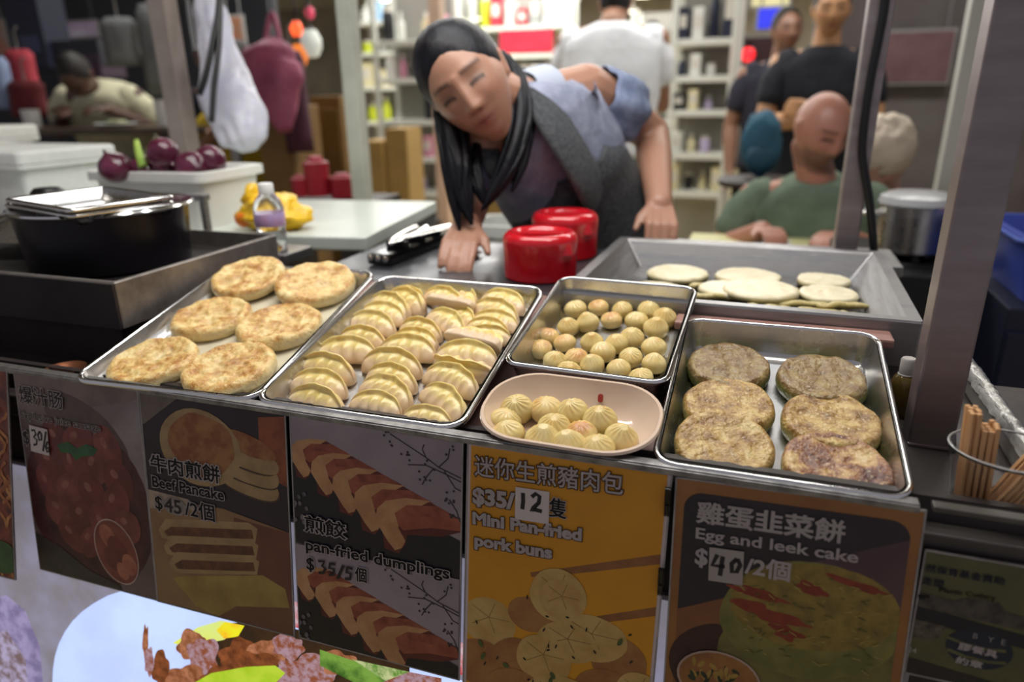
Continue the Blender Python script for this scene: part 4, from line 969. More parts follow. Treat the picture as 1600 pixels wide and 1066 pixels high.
# black tool rest with tongs
tg = thing('tool_rest', 'black tool rest with chrome studs lying on the worktop', 'tool rest', (-0.660, 0.675, 0.031), (0, 0, -0.05))
box('bar', (0, 0, 0.011), (0.052, 0.27, 0.022), mat('gloss_black', '#08080a', 0.15, coat=.6), tg, 0.008)
for k in range(3): lathe('stud', [(0, 0), (0.006, 0), (0.005, 0.003), (0, 0.004)], STEEL_RIM, tg, 14, (-0.016 + 0.016 * k, -0.134, 0.014), (pi / 2, 0, 0))
for k in range(3): box('cleat', (0, -0.06 + k * 0.07, 0.028), (0.046, 0.018, 0.014), BLACK, tg, 0.004)
for i, (dx, rz, lb) in enumerate(((-0.012, 0.15, 'steel tongs lying across the black tool rest, left pair'), (0.016, -0.22, 'steel tongs lying across the black tool rest, right pair'))):
    t = thing('tongs', lb, 'tongs', (-0.655 + dx, 0.66 + i * 0.03, 0.068), (0, 0, rz), 'steel tongs on the tool rest')
    for s in (-1, 1):
        tube('arm', [(0, -0.09, 0), (s * 0.010, -0.05, 0.002), (s * 0.014, 0.03, 0.002), (s * 0.011, 0.10, 0)], [0.003, 0.005, 0.004, 0.007], STEEL_RIM, t, 8, 0.4, 4)
    tube('hinge', [(-0.004, -0.09, 0), (0.004, -0.09, 0)], 0.004, STEEL_RIM, t, 10)
# white side table
wtb = thing('side_table', 'pale folding table with yellow bag and onion bucket on it', 'table', (-1.325, 0.885, 0), (0, 0, 0.14))
box('top', (0, 0, 0.035), (1.02, 0.53, 0.030), TABLEM, wtb, 0.004)
box('edge_band', (0.499, 0, -0.010), (0.012, 0.52, 0.058), mat('table_edge_dark', '#3d3f3e', 0.5), wtb)
for sx in (-1, 1):
    for sy in (-1, 1): box('leg', (sx * 0.46, sy * 0.23, -0.45), (0.035, 0.035, 0.93), STEEL_D, wtb)
ns = thing('steel_stand', 'low steel stand beside the griddle under the water bottle', 'stand', (-1.14, 0.550, 0))
box('top', (0, 0, 0.038), (0.58, 0.095, 0.02), STEEL_D, ns, 0.002)
for s in (-1, 1): box('leg', (s * 0.25, 0, -0.45), (0.02, 0.04, 0.94), STEEL_D, ns)
# water bottle
CLEAR = mat('clear_plastic', '#f4f6f8', 0.05, trans=0.95, ior=1.38)
bt = thing('water_bottle', 'small clear water bottle with a pink label and white cap', 'bottle', (-0.905, 0.545, 0.049))
lathe('bottle', [(0, 0), (0.026, 0), (0.029, 0.004), (0.029, 0.035), (0.027, 0.04), (0.029, 0.045), (0.029, 0.082), (0.024, 0.098), (0.0125, 0.112), (0.0125, 0.122), (0, 0.122)], CLEAR, bt, 28)
lathe('label', [(0.0292, 0.048), (0.0296, 0.049), (0.0296, 0.072), (0.0292, 0.073)], mat('pink_label', '#c996b4', 0.4, col2='#a9a0d0', scale=30), bt, 28)
lathe('cap', [(0, 0.110), (0.0145, 0.110), (0.0145, 0.128), (0.013, 0.130), (0, 0.130)], WHITE_P, bt, 24)
# yellow bag
def lump(name, c, s, mt, parent, seed, amp=0.18, sub=4, fl=0.0):
    bm = bmesh.new(); bmesh.ops.create_icosphere(bm, subdivisions=sub, radius=1.0)
    for v in bm.verts:
        n_ = v.co.normalized(); k = 1 + amp * noise.noise(n_ * 1.6 + Vector((seed * 4.1, 0, 0))) + amp * .5 * noise.noise(n_ * 4 + Vector((seed, 3, 0))) + amp * .22 * abs(noise.noise(n_ * 9 + Vector((seed, 9, 0))))
        v.co = Vector((n_.x * s[0], n_.y * s[1], max(n_.z * s[2], -s[2] * fl if fl else -9))) * k
    return bm_obj(name, bm, mt, parent, True, c)
yb = thing('yellow_bag', 'crumpled yellow plastic bag on the pale table', 'bag', (-1.045, 0.735, 0.050))
YB = mat('yellow_film', '#e2b414', 0.28, col2='#eec22a', scale=9, bump=0.004, bscale=30, sss=.2)
lump('bag_body', (0, 0, 0.036), (0.085, 0.06, 0.042), YB, yb, 3, 0.35)
lump('bag_neck', (-0.035, -0.01, 0.066), (0.03, 0.028, 0.032), YB, yb, 5, 0.5, 3)
lump('orange_print', (-0.046, -0.046, 0.026), (0.024, 0.012, 0.018), mat('orange_print', '#d8701a', 0.35), yb, 6, 0.2, 2)
# onion bucket
ob = thing('onion_tub', 'white plastic tub filled with red onions, on the pale table', 'tub', (-1.335, 0.775, 0.050), (0, 0, 0.05))
def ol(w, d, z, r=.03): return [(x, y, z) for x, y in rrect(w, d, r, 5)]
V, Fc = loft([ol(.29, .20, 0), ol(.31, .22, .105), ol(.335, .245, .108), ol(.335, .245, .128), ol(.315, .225, .13), ol(.30, .21, .125), ol(.28, .19, .01)], True, True)
mesh('tub_wall', V, Fc, WHITE_P, ob, True, angle=40)
ONI = mat('red_onion_skin', '#3f0c22', 0.25, col2='#6f2c48', scale=14, stretch=(1, 1, .25), lo=.4, hi=.7, coat=.3)
def onion(p, r, label, rot):
    t = thing('red_onion', label, 'onion', p, rot, 'red onions in the tub')
    prof = [(0.0, -r * .86), (r * .2, -r * .85)] + [(r * cos(-1.2 + 2.3 * k / 10) ** .9, r * .86 * sin(-1.2 + 2.3 * k / 10)) for k in range(11)] + [(r * .12, r * 1.02), (r * .06, r * 1.25), (0, r * 1.27)]
    lathe('bulb', prof, ONI, t, 24)
    lathe('root', [(0, -r * .94), (r * .14, -r * .90), (r * .16, -r * .84), (0, -r * .82)], mat('onion_root', '#b79a6a', 0.7), t, 10)
for i, (px, py, lb) in enumerate([(180, 262, 'red onion at the far left of the white tub'), (228, 268, 'red onion with pale patch, second from left in the tub'), (255, 240, 'red onion with a green tip, on top of the pile'), (262, 270, 'red onion in the middle of the tub, under the top one'), (300, 262, 'glossy red onion right of the tub centre'), (328, 252, 'red onion at the far right of the white tub')]):
    p = W(px, py, 1.60 + 0.03 * (i % 2)); onion((p.x, p.y, p.z), 0.037, lb, (0.5 + i, 0.4 * i, i))
gl_ = tube('green_onion', [tuple(W(213, 220, 1.62)), tuple(W(217, 240, 1.61)), tuple(W(224, 262, 1.60))], [0.006, 0.009, 0.011], mat('green_stem', '#7aa03c', 0.5, col2='#a9bf5a', scale=20), None, 10, 1, 4)
tag(gl_, 'short green onion stem standing between the red onions', 'spring onion')
# foam boxes at the far left
def foam(loc, w, d, h, label, rz=0.0):
    t = thing('foam_box', label, 'foam box', loc, (0, 0, rz), 'white boxes at the far left')
    def q(w_, d_, z): return [(x, y, z) for x, y in rrect(w_, d_, .015, 4)]
    V, Fc = loft([q(w - .05, d - .05, 0), q(w - .03, d - .03, h * .72), q(w, d, h * .74), q(w, d, h * .80)], True, True)
    mesh('box_body', V, Fc, mat('white_foam', '#e9ebe6', 0.6, col2='#dfe2dd', scale=30), t, True, angle=30)
    V, Fc = loft([q(w, d, h * .81), q(w, d, h * .96), q(w - .01, d - .01, h), q(w - .05, d - .05, h), q(w - .06, d - .06, h * .985)], True, True)
    mesh('box_lid', V, Fc, mat('white_foam', '#e9ebe6'), t, True, angle=30)
    return t
foam((-2.03, 0.84, 0.050), 0.56, 0.30, 0.165, 'large white foam box with a lid at the far left')
foam((-2.56, 1.15, 0.050), 0.30, 0.26, 0.205, 'greyish white box partly behind the large foam box', .2)
lt = thing('left_table', 'low steel table under the foam boxes', 'table', (-2.17, 0.95, 0))
box('top', (-0.2, 0.05, 0.033), (0.90, 0.75, 0.03), STEEL_D, lt, .003)
for sx in (-.5, .1):
    for sy in (-.35, .45): box('leg', (sx, sy, -.45), (.035, .035, .94), STEEL_D, lt)
# pot lid with black knob between griddle and foam box
pl_ = thing('pot_lid', 'steel pot lid with a black knob behind the black pot', 'lid', (-1.30, 0.40, 0.093))
lathe('dome', [(0.125, 0), (0.13, 0.002), (0.125, 0.006), (0.10, 0.024), (0.05, 0.045), (0.0, 0.052)], STEEL, pl_, 40)
lathe('knob', [(0, 0.050), (0.012, 0.050), (0.012, 0.060), (0.028, 0.066), (0.030, 0.076), (0.022, 0.084), (0, 0.085)], BLACK, pl_, 28)
rk = thing('steel_rack', 'flat steel rack edge in front of the onion tub', 'rack', (-1.215, 0.560, 0.049))
box('bar', (0, 0.0, 0.095), (0.30, 0.02, 0.012), STEEL_D, rk, .002)
for s in (-1, 1): box('leg', (s * .14, 0, 0.038), (.012, .012, .108), STEEL_D, rk)

# ------------------------------------------------------------------ right end of the counter
cp = thing('chopstick_cup', 'clear plastic cup full of wooden chopsticks at the right corner', 'cup', (0.243, 0.072, -0.0305), (0, 0, 0), None)
def cl(w, d, z): return [(w * cos(2 * pi * k / 48), d * sin(2 * pi * k / 48), z) for k in range(48)]
V, Fc = loft([cl(.043, .036, 0), cl(.048, .040, .04), cl(.0515, .043, .0545), cl(.0525, .044, .056), cl(.0515, .043, .0575), cl(.0500, .0415, .056), cl(.0465, .0385, .04), cl(.0415, .0345, .003)], True, True)
mesh('cup_wall', V, Fc, mat('clear_acrylic', '#ffffff', 0.03, trans=1.0, ior=1.3), cp, True, angle=50)
V, Fc = loft([cl(.0515, .043, .0572), cl(.0527, .0442, .0582), cl(.0515, .043, .0592), cl(.0503, .0418, .0582)], False, False); Fc += [(3 * 48 + i, 3 * 48 + (i + 1) % 48, (i + 1) % 48, i) for i in range(48)]
mesh('cup_rim', V, Fc, mat('acrylic_rim', '#e6e6e4', 0.08, trans=0.6), cp)
WOOD = mat('chopstick_wood', '#d6a878', 0.55, col2='#c49260', scale=30, stretch=(1, 1, .1))
def stick_mesh(L_):
    bm = bmesh.new(); add_box(bm, (0, 0, L_ / 2), (0.0042, 0.0042, L_), 0.0006)
    for v in bm.verts:
        if v.co.z < L_ * .1: v.co.x *= .6; v.co.y *= .6
    me = bpy.data.meshes.new('chopstick'); bm.to_mesh(me); bm.free(); me.materials.append(WOOD); return me
SM = [stick_mesh(0.092), stick_mesh(0.080), stick_mesh(0.076), stick_mesh(0.115)]
rr = random.Random(4)
def stick(base, top, k, label, group):
    o_ = link('chopstick', SM[k]); b_, t_ = Vector(base), Vector(top)
    o_.matrix_world = Matrix.Translation(b_) @ (t_ - b_).to_track_quat('Z', 'Y').to_matrix().to_4x4() @ Matrix.Rotation(rr.uniform(0, 1.5), 4, 'Z')
    tag(o_, label, 'chopstick', group)
n1 = 0
for i in range(5):
    for j in range(4):
        bx_, by_ = 0.243 - 0.036 + i * 0.0052, 0.072 - 0.012 + j * 0.0054
        k = 0 if i < 2 else (2 if i < 4 else 1)
        lbl = 'upright wooden chopstick in the tall left bundle of the clear cup' if i < 2 else 'upright wooden chopstick in the shorter bundle of the clear cup'
        stick((bx_, by_, -0.027), (bx_ - 0.006 + rr.uniform(-.001, .001), by_ + rr.uniform(-.001, .001), 0.07), k, lbl, 'upright chopsticks, ' + ('tall' if i < 2 else 'short') + ' bundle')
for i in range(5):
    for j in range(3):
        bx_, by_ = 0.228 + i * 0.0048, 0.052 + j * 0.009
        stick((bx_, by_, -0.026), (bx_ + 0.047, by_ + 0.010 + i * .001, 0.062), 3, 'wooden chopstick leaning right out of the clear cup', 'leaning chopsticks')
# wrapped board along the right edge
wb = thing('wrapped_board', 'counter end board wrapped in crinkled clear film, right of the wide post', 'board', (0.281, 0.31, -0.031))
FILM = mat('crinkled_film', '#b9b7b2', 0.16, 0.25, col2='#8f8d88', scale=25, bump=0.004, bscale=45, coat=.6)
bm = bmesh.new(); add_box(bm, (0, 0, 0.018), (0.014, 0.36, 0.034), 0.004); bm_obj('board', bm, mat('board_core', '#6d6a66', 0.5), wb)
V, Fc = [], []
for i in range(41):
    for k in range(9):
        a_ = pi * k / 8; n_ = noise.noise(Vector((i * .7, k * .9, 0))) * .003
        V.append(((0.0095 + n_) * cos(a_), -0.181 + i * 0.362 / 40, 0.024 + (0.014 + n_) * sin(a_)))
for i in range(40):
    for k in range(8): Fc.append((i * 9 + k, (i + 1) * 9 + k, (i + 1) * 9 + k + 1, i * 9 + k + 1))
mesh('film', V, Fc, FILM, wb)
# small sauce bottle hiding behind the tray and the post
sb_ = thing('sauce_bottle', 'small amber bottle with a grey cap between tray and post', 'bottle', (0.187, 0.262, -0.031))
lathe('glass', [(0, 0), (0.015, 0), (0.016, 0.003), (0.016, 0.040), (0.012, 0.049), (0.0075, 0.052), (0.0075, 0.056), (0, 0.056)], mat('amber_glass', '#6e5a2c', 0.12, trans=0.5, ior=1.4), sb_, 24)
lathe('cap', [(0, 0.053), (0.0085, 0.053), (0.0085, 0.070), (0.007, 0.072), (0, 0.072)], mat('grey_cap', '#a09a96', 0.35), sb_, 20)
lathe('neck_ring', [(0.0078, 0.0515), (0.0095, 0.052), (0.0078, 0.054)], mat('grey_cap', '#a09a96'), sb_, 20)
# stove with the big steel pot on the right
sv = thing('gas_stove', 'black gas stove under the tall steel pot', 'stove', (0.36, 1.42, FLOOR_Z + 0.045))
box('body', (0, 0, 0.3775), (0.29, 0.46, 0.845), mat('stove_black', '#121214', 0.45), sv, .006)
for k in range(3): lathe('burner_ring', [(0.05 + .02 * k, 0), (0.055 + .02 * k, 0.004), (0.06 + .02 * k, 0)], BLACK, sv, 28, (0.02, -0.05, 0.802))
for k in range(4): box('pan_support', (0.02 + 0.07 * cos(k * pi / 2), -0.05 + 0.07 * sin(k * pi / 2), 0.812), (0.05 if k % 2 == 0 else .012, 0.012 if k % 2 == 0 else .05, 0.02), BLACK, sv)
sp = thing('stock_pot', 'tall shiny steel pot with clear film over its top on the stove', 'pot', (0.378, 1.37, FLOOR_Z + 0.868))
lathe('body', [(0, 0), (0.076, 0), (0.082, 0.006), (0.083, 0.112), (0.086, 0.114), (0.086, 0.117), (0.080, 0.115), (0.078, 0.01), (0, 0.008)], STEEL, sp, 44, angle=35)
lathe('lid', [(0.085, 0.117), (0.087, 0.120), (0.083, 0.136), (0.06, 0.146), (0.0, 0.150)], mat('cloudy_film_lid', '#c9cacb', 0.25, trans=0.35), sp, 44)
for s in (-1, 1): tube('handle', [(s * 0.083, -0.025, 0.09), (s * 0.115, -0.02, 0.092), (s * 0.115, 0.02, 0.092), (s * 0.083, 0.025, 0.09)], 0.005, STEEL_RIM, sp, 8, 1, 4)
# blue crate on the far right with dark cabinet below
dc = thing('dark_cabinet', 'dark navy cabinet below the blue crate at the right edge', 'cabinet', (0.76, 1.22, FLOOR_Z))
box('carcass', (0, 0, 0.41), (0.48, 0.34, 0.82), mat('navy_cabinet', '#15182a', 0.5), dc, .004)
for k in range(2): box('door', (-0.12 + .24 * k, -0.175, 0.40), (0.23, 0.012, 0.74), mat('navy_door', '#12152a', 0.4), dc, .003)
bc = thing('blue_crate', 'blue plastic crate with vegetables at the right picture edge', 'crate', (0.75, 1.22, FLOOR_Z + .822))
BLUE = mat('blue_plastic', '#3c4fa8', 0.35, col2='#3446a0', scale=6)
def q_(w, d, z): return [(x, y, z) for x, y in rrect(w, d, .02, 4)]
V, Fc = loft([q_(.38, .26, 0), q_(.44, .31, .13), q_(.47, .34, .132), q_(.47, .34, .145), q_(.43, .30, .145), q_(.37, .25, .006)], True, True)
mesh('crate_wall', V, Fc, BLUE, bc, True, angle=35)
V, Fc = loft([q_(.475, .345, .136), q_(.478, .348, .140), q_(.475, .345, .144)], False, False); mesh('rim_band', V, Fc, mat('pale_blue_rim', '#6a7fd0', 0.3), bc)
for i in range(4):
    p = Vector((0.65 + .07 * i, 1.19 + .05 * (i % 2), FLOOR_Z + .822 + .115 + .01 * (i % 3)))
    o_ = lump('sweet_potato', p, (0.05, 0.03, 0.03), mat('orange_skin', '#c9742a', 0.5, col2='#a85a20', scale=20), None, i + 2, 0.2, 3)
    tag(o_, ['orange sweet potato at the left end of the blue crate', 'orange sweet potato, second from left in the blue crate', 'orange sweet potato, third from left in the blue crate', 'orange sweet potato at the right end of the blue crate'][i], 'vegetable', 'vegetables in the blue crate')

# pinkish plank between the leek cake tray and the frying pan
pk = thing('wooden_plank', 'pinkish brown plank between the leek cake tray and the frying pan', 'plank', (0.045, 0.3245, 0.0))
box('board', (0, 0, 0.0415), (0.265, 0.040, 0.011), mat('pink_plank', '#8a655c', 0.4, col2='#9a756a', scale=20, bump=.0003), pk, .003)
for s in (-1, 1): box('batten', (s * .11, 0, 0.028), (0.02, 0.036, 0.016), mat('pink_plank', '#8a655c'), pk)
# ------------------------------------------------------------------ people
def g2(x, z, cx, cz, sx, sz): return exp(-((x - cx) / sx) ** 2 - ((z - cz) / sz) ** 2)
def head_geo(s=1.0, nu=72, nv=60, female=True, gaze_down=True):
    """head in its own frame: face looks along -y, up is z, centre between the ears"""
    V, Fc = [], []
    for j in range(nv + 1):
        ph = -pi / 2 + pi * j / nv
        for i in range(nu):
            th = 2 * pi * i / nu
            nx, ny, nz = cos(ph) * cos(th), cos(ph) * sin(th), sin(ph)
            x, y, z = 0.073 * nx, 0.092 * ny, 0.108 * nz
            if z < 0:
                k = (-nz) ** 1.4
                x *= 1 - (0.30 if female else 0.20) * k
                y = y * (1 - 0.12 * k) - 0.014 * k + (0.030 * k if ny > 0 else 0) * -1
            if ny < 0:
                f = min(1.0, -ny * 1.6)
                d = 0.0
                zz = z
                if -0.052 < zz < 0.035:
                    t = (0.03 - zz) / 0.06; t = max(0, min(1, t))
                    d += (0.004 + 0.016 * t ** 1.3) * exp(-(x / (0.0075 + 0.004 * t)) ** 2) * (1 if zz > -0.030 else exp(-((zz + 0.030) / 0.007) ** 2))
                    d += 0.006 * (g2(x, zz, 0.013, -0.030, 0.007, 0.007) + g2(x, zz, -0.013, -0.030, 0.007, 0.007))
                for sgn in (-1, 1):
                    d -= 0.0075 * g2(x, zz, sgn * 0.030, 0.012, 0.016, 0.011)
                    d += 0.0050 * g2(x, zz, sgn * 0.031, 0.009, 0.012, 0.008)
                    d += 0.0040 * g2(x, zz, sgn * 0.030, 0.031, 0.020, 0.007)
                    d += 0.0050 * g2(x, zz, sgn * 0.040, -0.022, 0.018, 0.018)
                d += 0.0060 * g2(x, zz, 0, -0.052, 0.022, 0.005) + 0.0065 * g2(x, zz, 0, -0.064, 0.019, 0.006) - 0.0030 * g2(x, zz, 0, -0.058, 0.024, 0.0025)
                d += 0.0060 * g2(x, zz, 0, -0.090, 0.020, 0.014)
                y -= d * f
            V.append(Vector((x * s, y * s, z * s)))
    for j in range(nv):
        for i in range(nu):
            k = (i + 1) % nu
            Fc.append((j * nu + i, j * nu + k, (j + 1) * nu + k, (j + 1) * nu + i))
    return V, Fc
def frame(fwd, up, at_):
    f = Vector(fwd).normalized(); u = Vector(up); u = (u - f * u.dot(f)).normalized()
    x = (-f).cross(u) * -1
    x = u.cross(f) * -1
    # columns: x (to the person's left seen from the front right), -f -> y axis, u -> z axis
    yax = -f; xax = yax.cross(u)
    M = Matrix((xax, yax, u)).transposed().to_4x4(); M.translation = Vector(at_)
    return M
def cap_geo(p0, r0, p1, r1, seg=14):
    p0, p1 = Vector(p0), Vector(p1); d = (p1 - p0)
    L_ = max(d.length, 1e-5); d = d / L_
    pts, rad = [], []
    for k in range(5):
        a_ = -pi / 2 + pi / 2 * k / 5; pts.append(p0 + d * (r0 * sin(a_))); rad.append(max(r0 * cos(a_), 0.0004))
    for k in range(6): pts.append(p0 + d * L_ * k / 5); rad.append(r0 + (r1 - r0) * k / 5)
    for k in range(1, 6):
        a_ = pi / 2 * k / 5; pts.append(p1 + d * (r1 * sin(a_))); rad.append(max(r1 * cos(a_), 0.0004))
    return tube_geo(pts, rad, seg)
def chain(pts, rads, seg=14):
    return [cap_geo(pts[i], rads[i], pts[i + 1], rads[i + 1], seg) for i in range(len(pts) - 1)]
def remesh(name, parts, voxel, mt, parent, smooth=6, colour=None):
    V, Fc = merge_geo(parts)
    o = mesh(name, V, Fc, mt, None, True)
    md = o.modifiers.new('r', 'REMESH'); md.mode = 'VOXEL'; md.voxel_size = voxel; md.use_smooth_shade = True
    if smooth: ms = o.modifiers.new('s', 'SMOOTH'); ms.factor = 0.5; ms.iterations = smooth
    dg = bpy.context.evaluated_depsgraph_get()
    me = bpy.data.meshes.new_from_object(o.evaluated_get(dg)); me.name = name
    old = o.data; bpy.data.objects.remove(o); bpy.data.meshes.remove(old)
    me.materials.clear(); me.materials.append(mt)
    me.polygons.foreach_set('use_smooth', [True] * len(me.polygons))
    if colour:
        at_ = me.color_attributes.new('Col', 'FLOAT_COLOR', 'POINT')
        buf = []
        for v in me.vertices: buf += colour(v.co)
        at_.data.foreach_set('color', buf)
    return link(name, me, parent)
def skin_mat(name, base, rough=0.42):
    m = bpy.data.materials.new(name); m.use_nodes = True
    N, L = m.node_tree.nodes, m.node_tree.links; b = N['Principled BSDF']
    vc = N.new('ShaderNodeVertexColor'); vc.layer_name = 'Col'
    L.new(vc.outputs['Color'], b.inputs['Base Color'])
    b.inputs['Roughness'].default_value = rough
    b.inputs['Subsurface Weight'].default_value = 0.2; b.inputs['Subsurface Radius'].default_value = (1, .4, .25); b.inputs['Subsurface Scale'].default_value = 0.008
    return m
def skin_colour(Mh, base, lips='#8a4a44', brow='#3a2a22', s=1.0, beard=None):
    inv = Mh.inverted(); cb, cl_, cr = [lin(c) for c in (base, lips, brow)]; ce = lin('#1c1412')
    cbd = lin(beard) if beard else None
    def fn(p):
        q = inv @ p / s; c = cb
        def mix(c, d, w): return tuple(c[i] + (d[i] - c[i]) * w for i in range(3)) + (1.0,)
        if q.y < -0.03 and abs(q.x) < 0.08 and abs(q.z) < 0.12:
            x, z = q.x, q.z
            c = mix(c, cl_, min(1, 1.0 * g2(x, z, 0, -0.058, 0.023, 0.0095))); c = mix(c, ce, 0.6 * g2(x, z, 0, -0.058, 0.02, 0.0018)); c = mix(c, cr, 0.5 * (g2(x, z, .008, -.037, .005, .003) + g2(x, z, -.008, -.037, .005, .003)))  # lips, with shade painted into the mouth line and nostrils
            for sg in (-1, 1):
                zb = 0.029 - 0.10 * abs(abs(x) - 0.030)
                if 0.012 < x * sg < 0.052: c = mix(c, cr, 0.72 * exp(-((z - zb - 0.002) / 0.0045) ** 2))
                ze = 0.0055 - 0.22 * max(0, abs(abs(x) - 0.031) - 0.005)
                if 0.017 < x * sg < 0.046: c = mix(c, ce, 0.95 * exp(-((z - ze) / 0.0042) ** 2))
                c = mix(c, cr, 0.32 * g2(x, z, sg * .031, .012, .016, .009))  # shade painted into the eye socket
                c = mix(c, cl_, 0.22 * g2(x, z, sg * .042, -.022, .02, .016))
            if cbd: c = mix(c, cbd, 0.75 * (1 if z < -0.045 else exp(-((z + .045) / .012) ** 2)) * (1 - 0.6 * g2(x, z, 0, -.058, .02, .008)))
        elif cbd and q.z < -0.05 and q.z > -.115 and abs(q.x) < .075 and q.y < 0.03: c = mix(c, cbd, 0.6)
        return list(c)
    return fn
def hand_parts(wrist, knuck, side, curl, size=1.0, palm_n=(0, 0, 1)):
    """wrist -> knuckle direction; fingers curl along -palm normal"""
    w, k = Vector(wrist), Vector(knuck); d = (k - w).normalized(); n_ = Vector(palm_n); n_ = (n_ - d * n_.dot(d)).normalized(); s = d.cross(n_) * side
    P = []
    for q in range(4): P.append(cap_geo(w + s * (q - 1.5) * 0.013 * size, 0.014 * size, w + d * 0.078 * size + s * (q - 1.5) * 0.0195 * size, 0.0115 * size, 10))
    for q, Lf in enumerate((0.066, 0.075, 0.070, 0.054)):
        p = w + d * 0.082 * size + s * (q - 1.5) * 0.0205 * size; dd = d.copy(); pts = [p]
        for b_ in range(3):
            dd = (dd * cos(curl) - n_ * sin(curl)).normalized() if True else dd
            p = p + dd * Lf * size * (0.45, 0.32, 0.23)[b_]; pts.append(p)
        P += chain(pts, [0.0092 * size, 0.0088 * size, 0.0080 * size, 0.0070 * size], 10)
    p = w + d * 0.022 * size - s * 0.024 * size; t_ = (d * 0.72 - s * 0.65 - n_ * 0.15).normalized()
    P += chain([p, p + t_ * 0.035 * size, p + t_ * 0.035 * size + (d * .9 - s * .3 - n_ * .25).normalized() * 0.036 * size], [0.014 * size, 0.0105 * size, 0.008 * size], 10)
    return P
def ring(c, rx, ry, u, v, n=28, k=2.3, a0=0, a1=2 * pi, wob=0, seed=0):
    out = []
    full = abs(a1 - a0 - 2 * pi) < 1e-4
    for i in range(n):
        a_ = a0 + (a1 - a0) * (i / n if full else i / (n - 1))
        cc, ss = cos(a_), sin(a_); m_ = (abs(cc) ** k + abs(ss) ** k) ** (-1 / k)
        if wob: m_ *= 1 + wob * noise.noise(Vector((cc * 2.2, ss * 2.2, seed)))
        out.append(Vector(c) + u * (rx * cc * m_) + v * (ry * ss * m_))
    return out
def garment(name, secs, mt, parent, u_fn=None, wob=0.05, n=36, k=2.3, cap=True, grow=0.0, a0=0, a1=2 * pi, sub=3, thick=0.0):
    """secs: (centre, half width, half depth, right vector) from top to bottom; smooth loft"""
    S = []
    for i in range(len(secs) - 1):
        for q in range(sub):
            t = q / sub; a_, b_ = secs[i], secs[i + 1]
            t2 = t * t * (3 - 2 * t) if False else t
            S.append((Vector(a_[0]).lerp(Vector(b_[0]), t), a_[1] + (b_[1] - a_[1]) * t2, a_[2] + (b_[2] - a_[2]) * t2, Vector(a_[3]).lerp(Vector(b_[3]), t)))
    S.append((Vector(secs[-1][0]), secs[-1][1], secs[-1][2], Vector(secs[-1][3])))
    loops = []
    for i, (c, rx, ry, u) in enumerate(S):
        t = (S[min(i + 1, len(S) - 1)][0] - S[max(i - 1, 0)][0]).normalized()
        u = (u - t * u.dot(t)).normalized(); v = t.cross(u)
        loops.append(ring(c, rx + grow, ry + grow, u, v, n, k, a0, a1, wob, i * 0.23))
    full = abs(a1 - a0 - 2 * pi) < 1e-4
    if full: V, Fc = loft(loops, cap, cap)
    else:
        V = [p for l in loops for p in l]; Fc = [(a_ * n + b_, a_ * n + b_ + 1, (a_ + 1) * n + b_ + 1, (a_ + 1) * n + b_) for a_ in range(len(loops) - 1) for b_ in range(n - 1)]
    o = mesh(name, V, Fc, mt, parent, True)
    if thick:
        md = o.modifiers.new('t', 'SOLIDIFY'); md.thickness = thick; md.offset = 1
    return o
def local_thing(label, loc):
    return thing('person', label, 'person', loc)
def attach(root, o):
    o.parent = root; o.matrix_parent_inverse = Matrix.Translation(-Vector(root.location))
    return o

# ---- the woman leaning over the worktop
CR = Vector((AX.x, AY.x, AZ.x)); CD = Vector((AX.y, AY.y, AZ.y)); CF = Vector((AX.z, AY.z, AZ.z))   # camera right, down, forward in the world
wm = local_thing('woman leaning forward in a grey apron over a blue cold-shoulder top, looking down', (-0.42, 1.05, FLOOR_Z))
hc = W(734, 135, 1.33)
up0 = CR * -0.545 - CD * 0.839; rt0 = CR * 0.839 - CD * 0.545
fwd = (-rt0 * 0.30 - up0 * 0.36 - CF * 0.88)
Mh = frame(fwd, up0, hc)
HS = 1.02
SKIN = '#ad8069'
hv, hf = head_geo(HS, 96, 84)
parts = [([Mh @ v for v in hv], hf)]
neck0, neck1 = W(775, 150, 1.40), W(835, 165, 1.50)
sL, eL, wL = W(916, 140, 1.56), W(1018, 208, 1.72), W(1030, 318, 1.545)
sR, eR, wR = W(752, 222, 1.42), W(738, 300, 1.46), W(730, 352, 1.372)
kL, kR = W(1034, 352, 1.50), W(722, 378, 1.32)
parts += chain([neck0, neck1], [0.050, 0.060])
parts += chain([neck1, sL], [0.06, 0.055]) + chain([neck1, sR], [0.06, 0.055])
mL = sL.lerp(eL, .5); mR = sR.lerp(eR, .5)
parts += chain([sL, mL, eL, eL.lerp(wL, .35), wL], [0.056, 0.053, 0.043, 0.042, 0.029])
parts += chain([sR, mR, eR, eR.lerp(wR, .35), wR], [0.054, 0.050, 0.041, 0.040, 0.028])
parts += hand_parts(wL, kL, -1, 0.75, 0.92, tuple(-CF))
parts += hand_parts(wR, kR + Vector((0, -0.02, -0.01)), 1, 0.25, 0.92, (0, 0.3, 1))
ears = []
for sg in (-1, 1): ears.append(cap_geo(Mh @ Vector((sg * 0.073, 0.012, 0.016)), 0.013, Mh @ Vector((sg * 0.071, 0.006, -0.022)), 0.009, 10))
parts += ears
attach(wm, remesh('body', parts, 0.0042, skin_mat('woman_skin', SKIN), None, 4, skin_colour(Mh, SKIN, '#94524c', '#33251f', HS)))
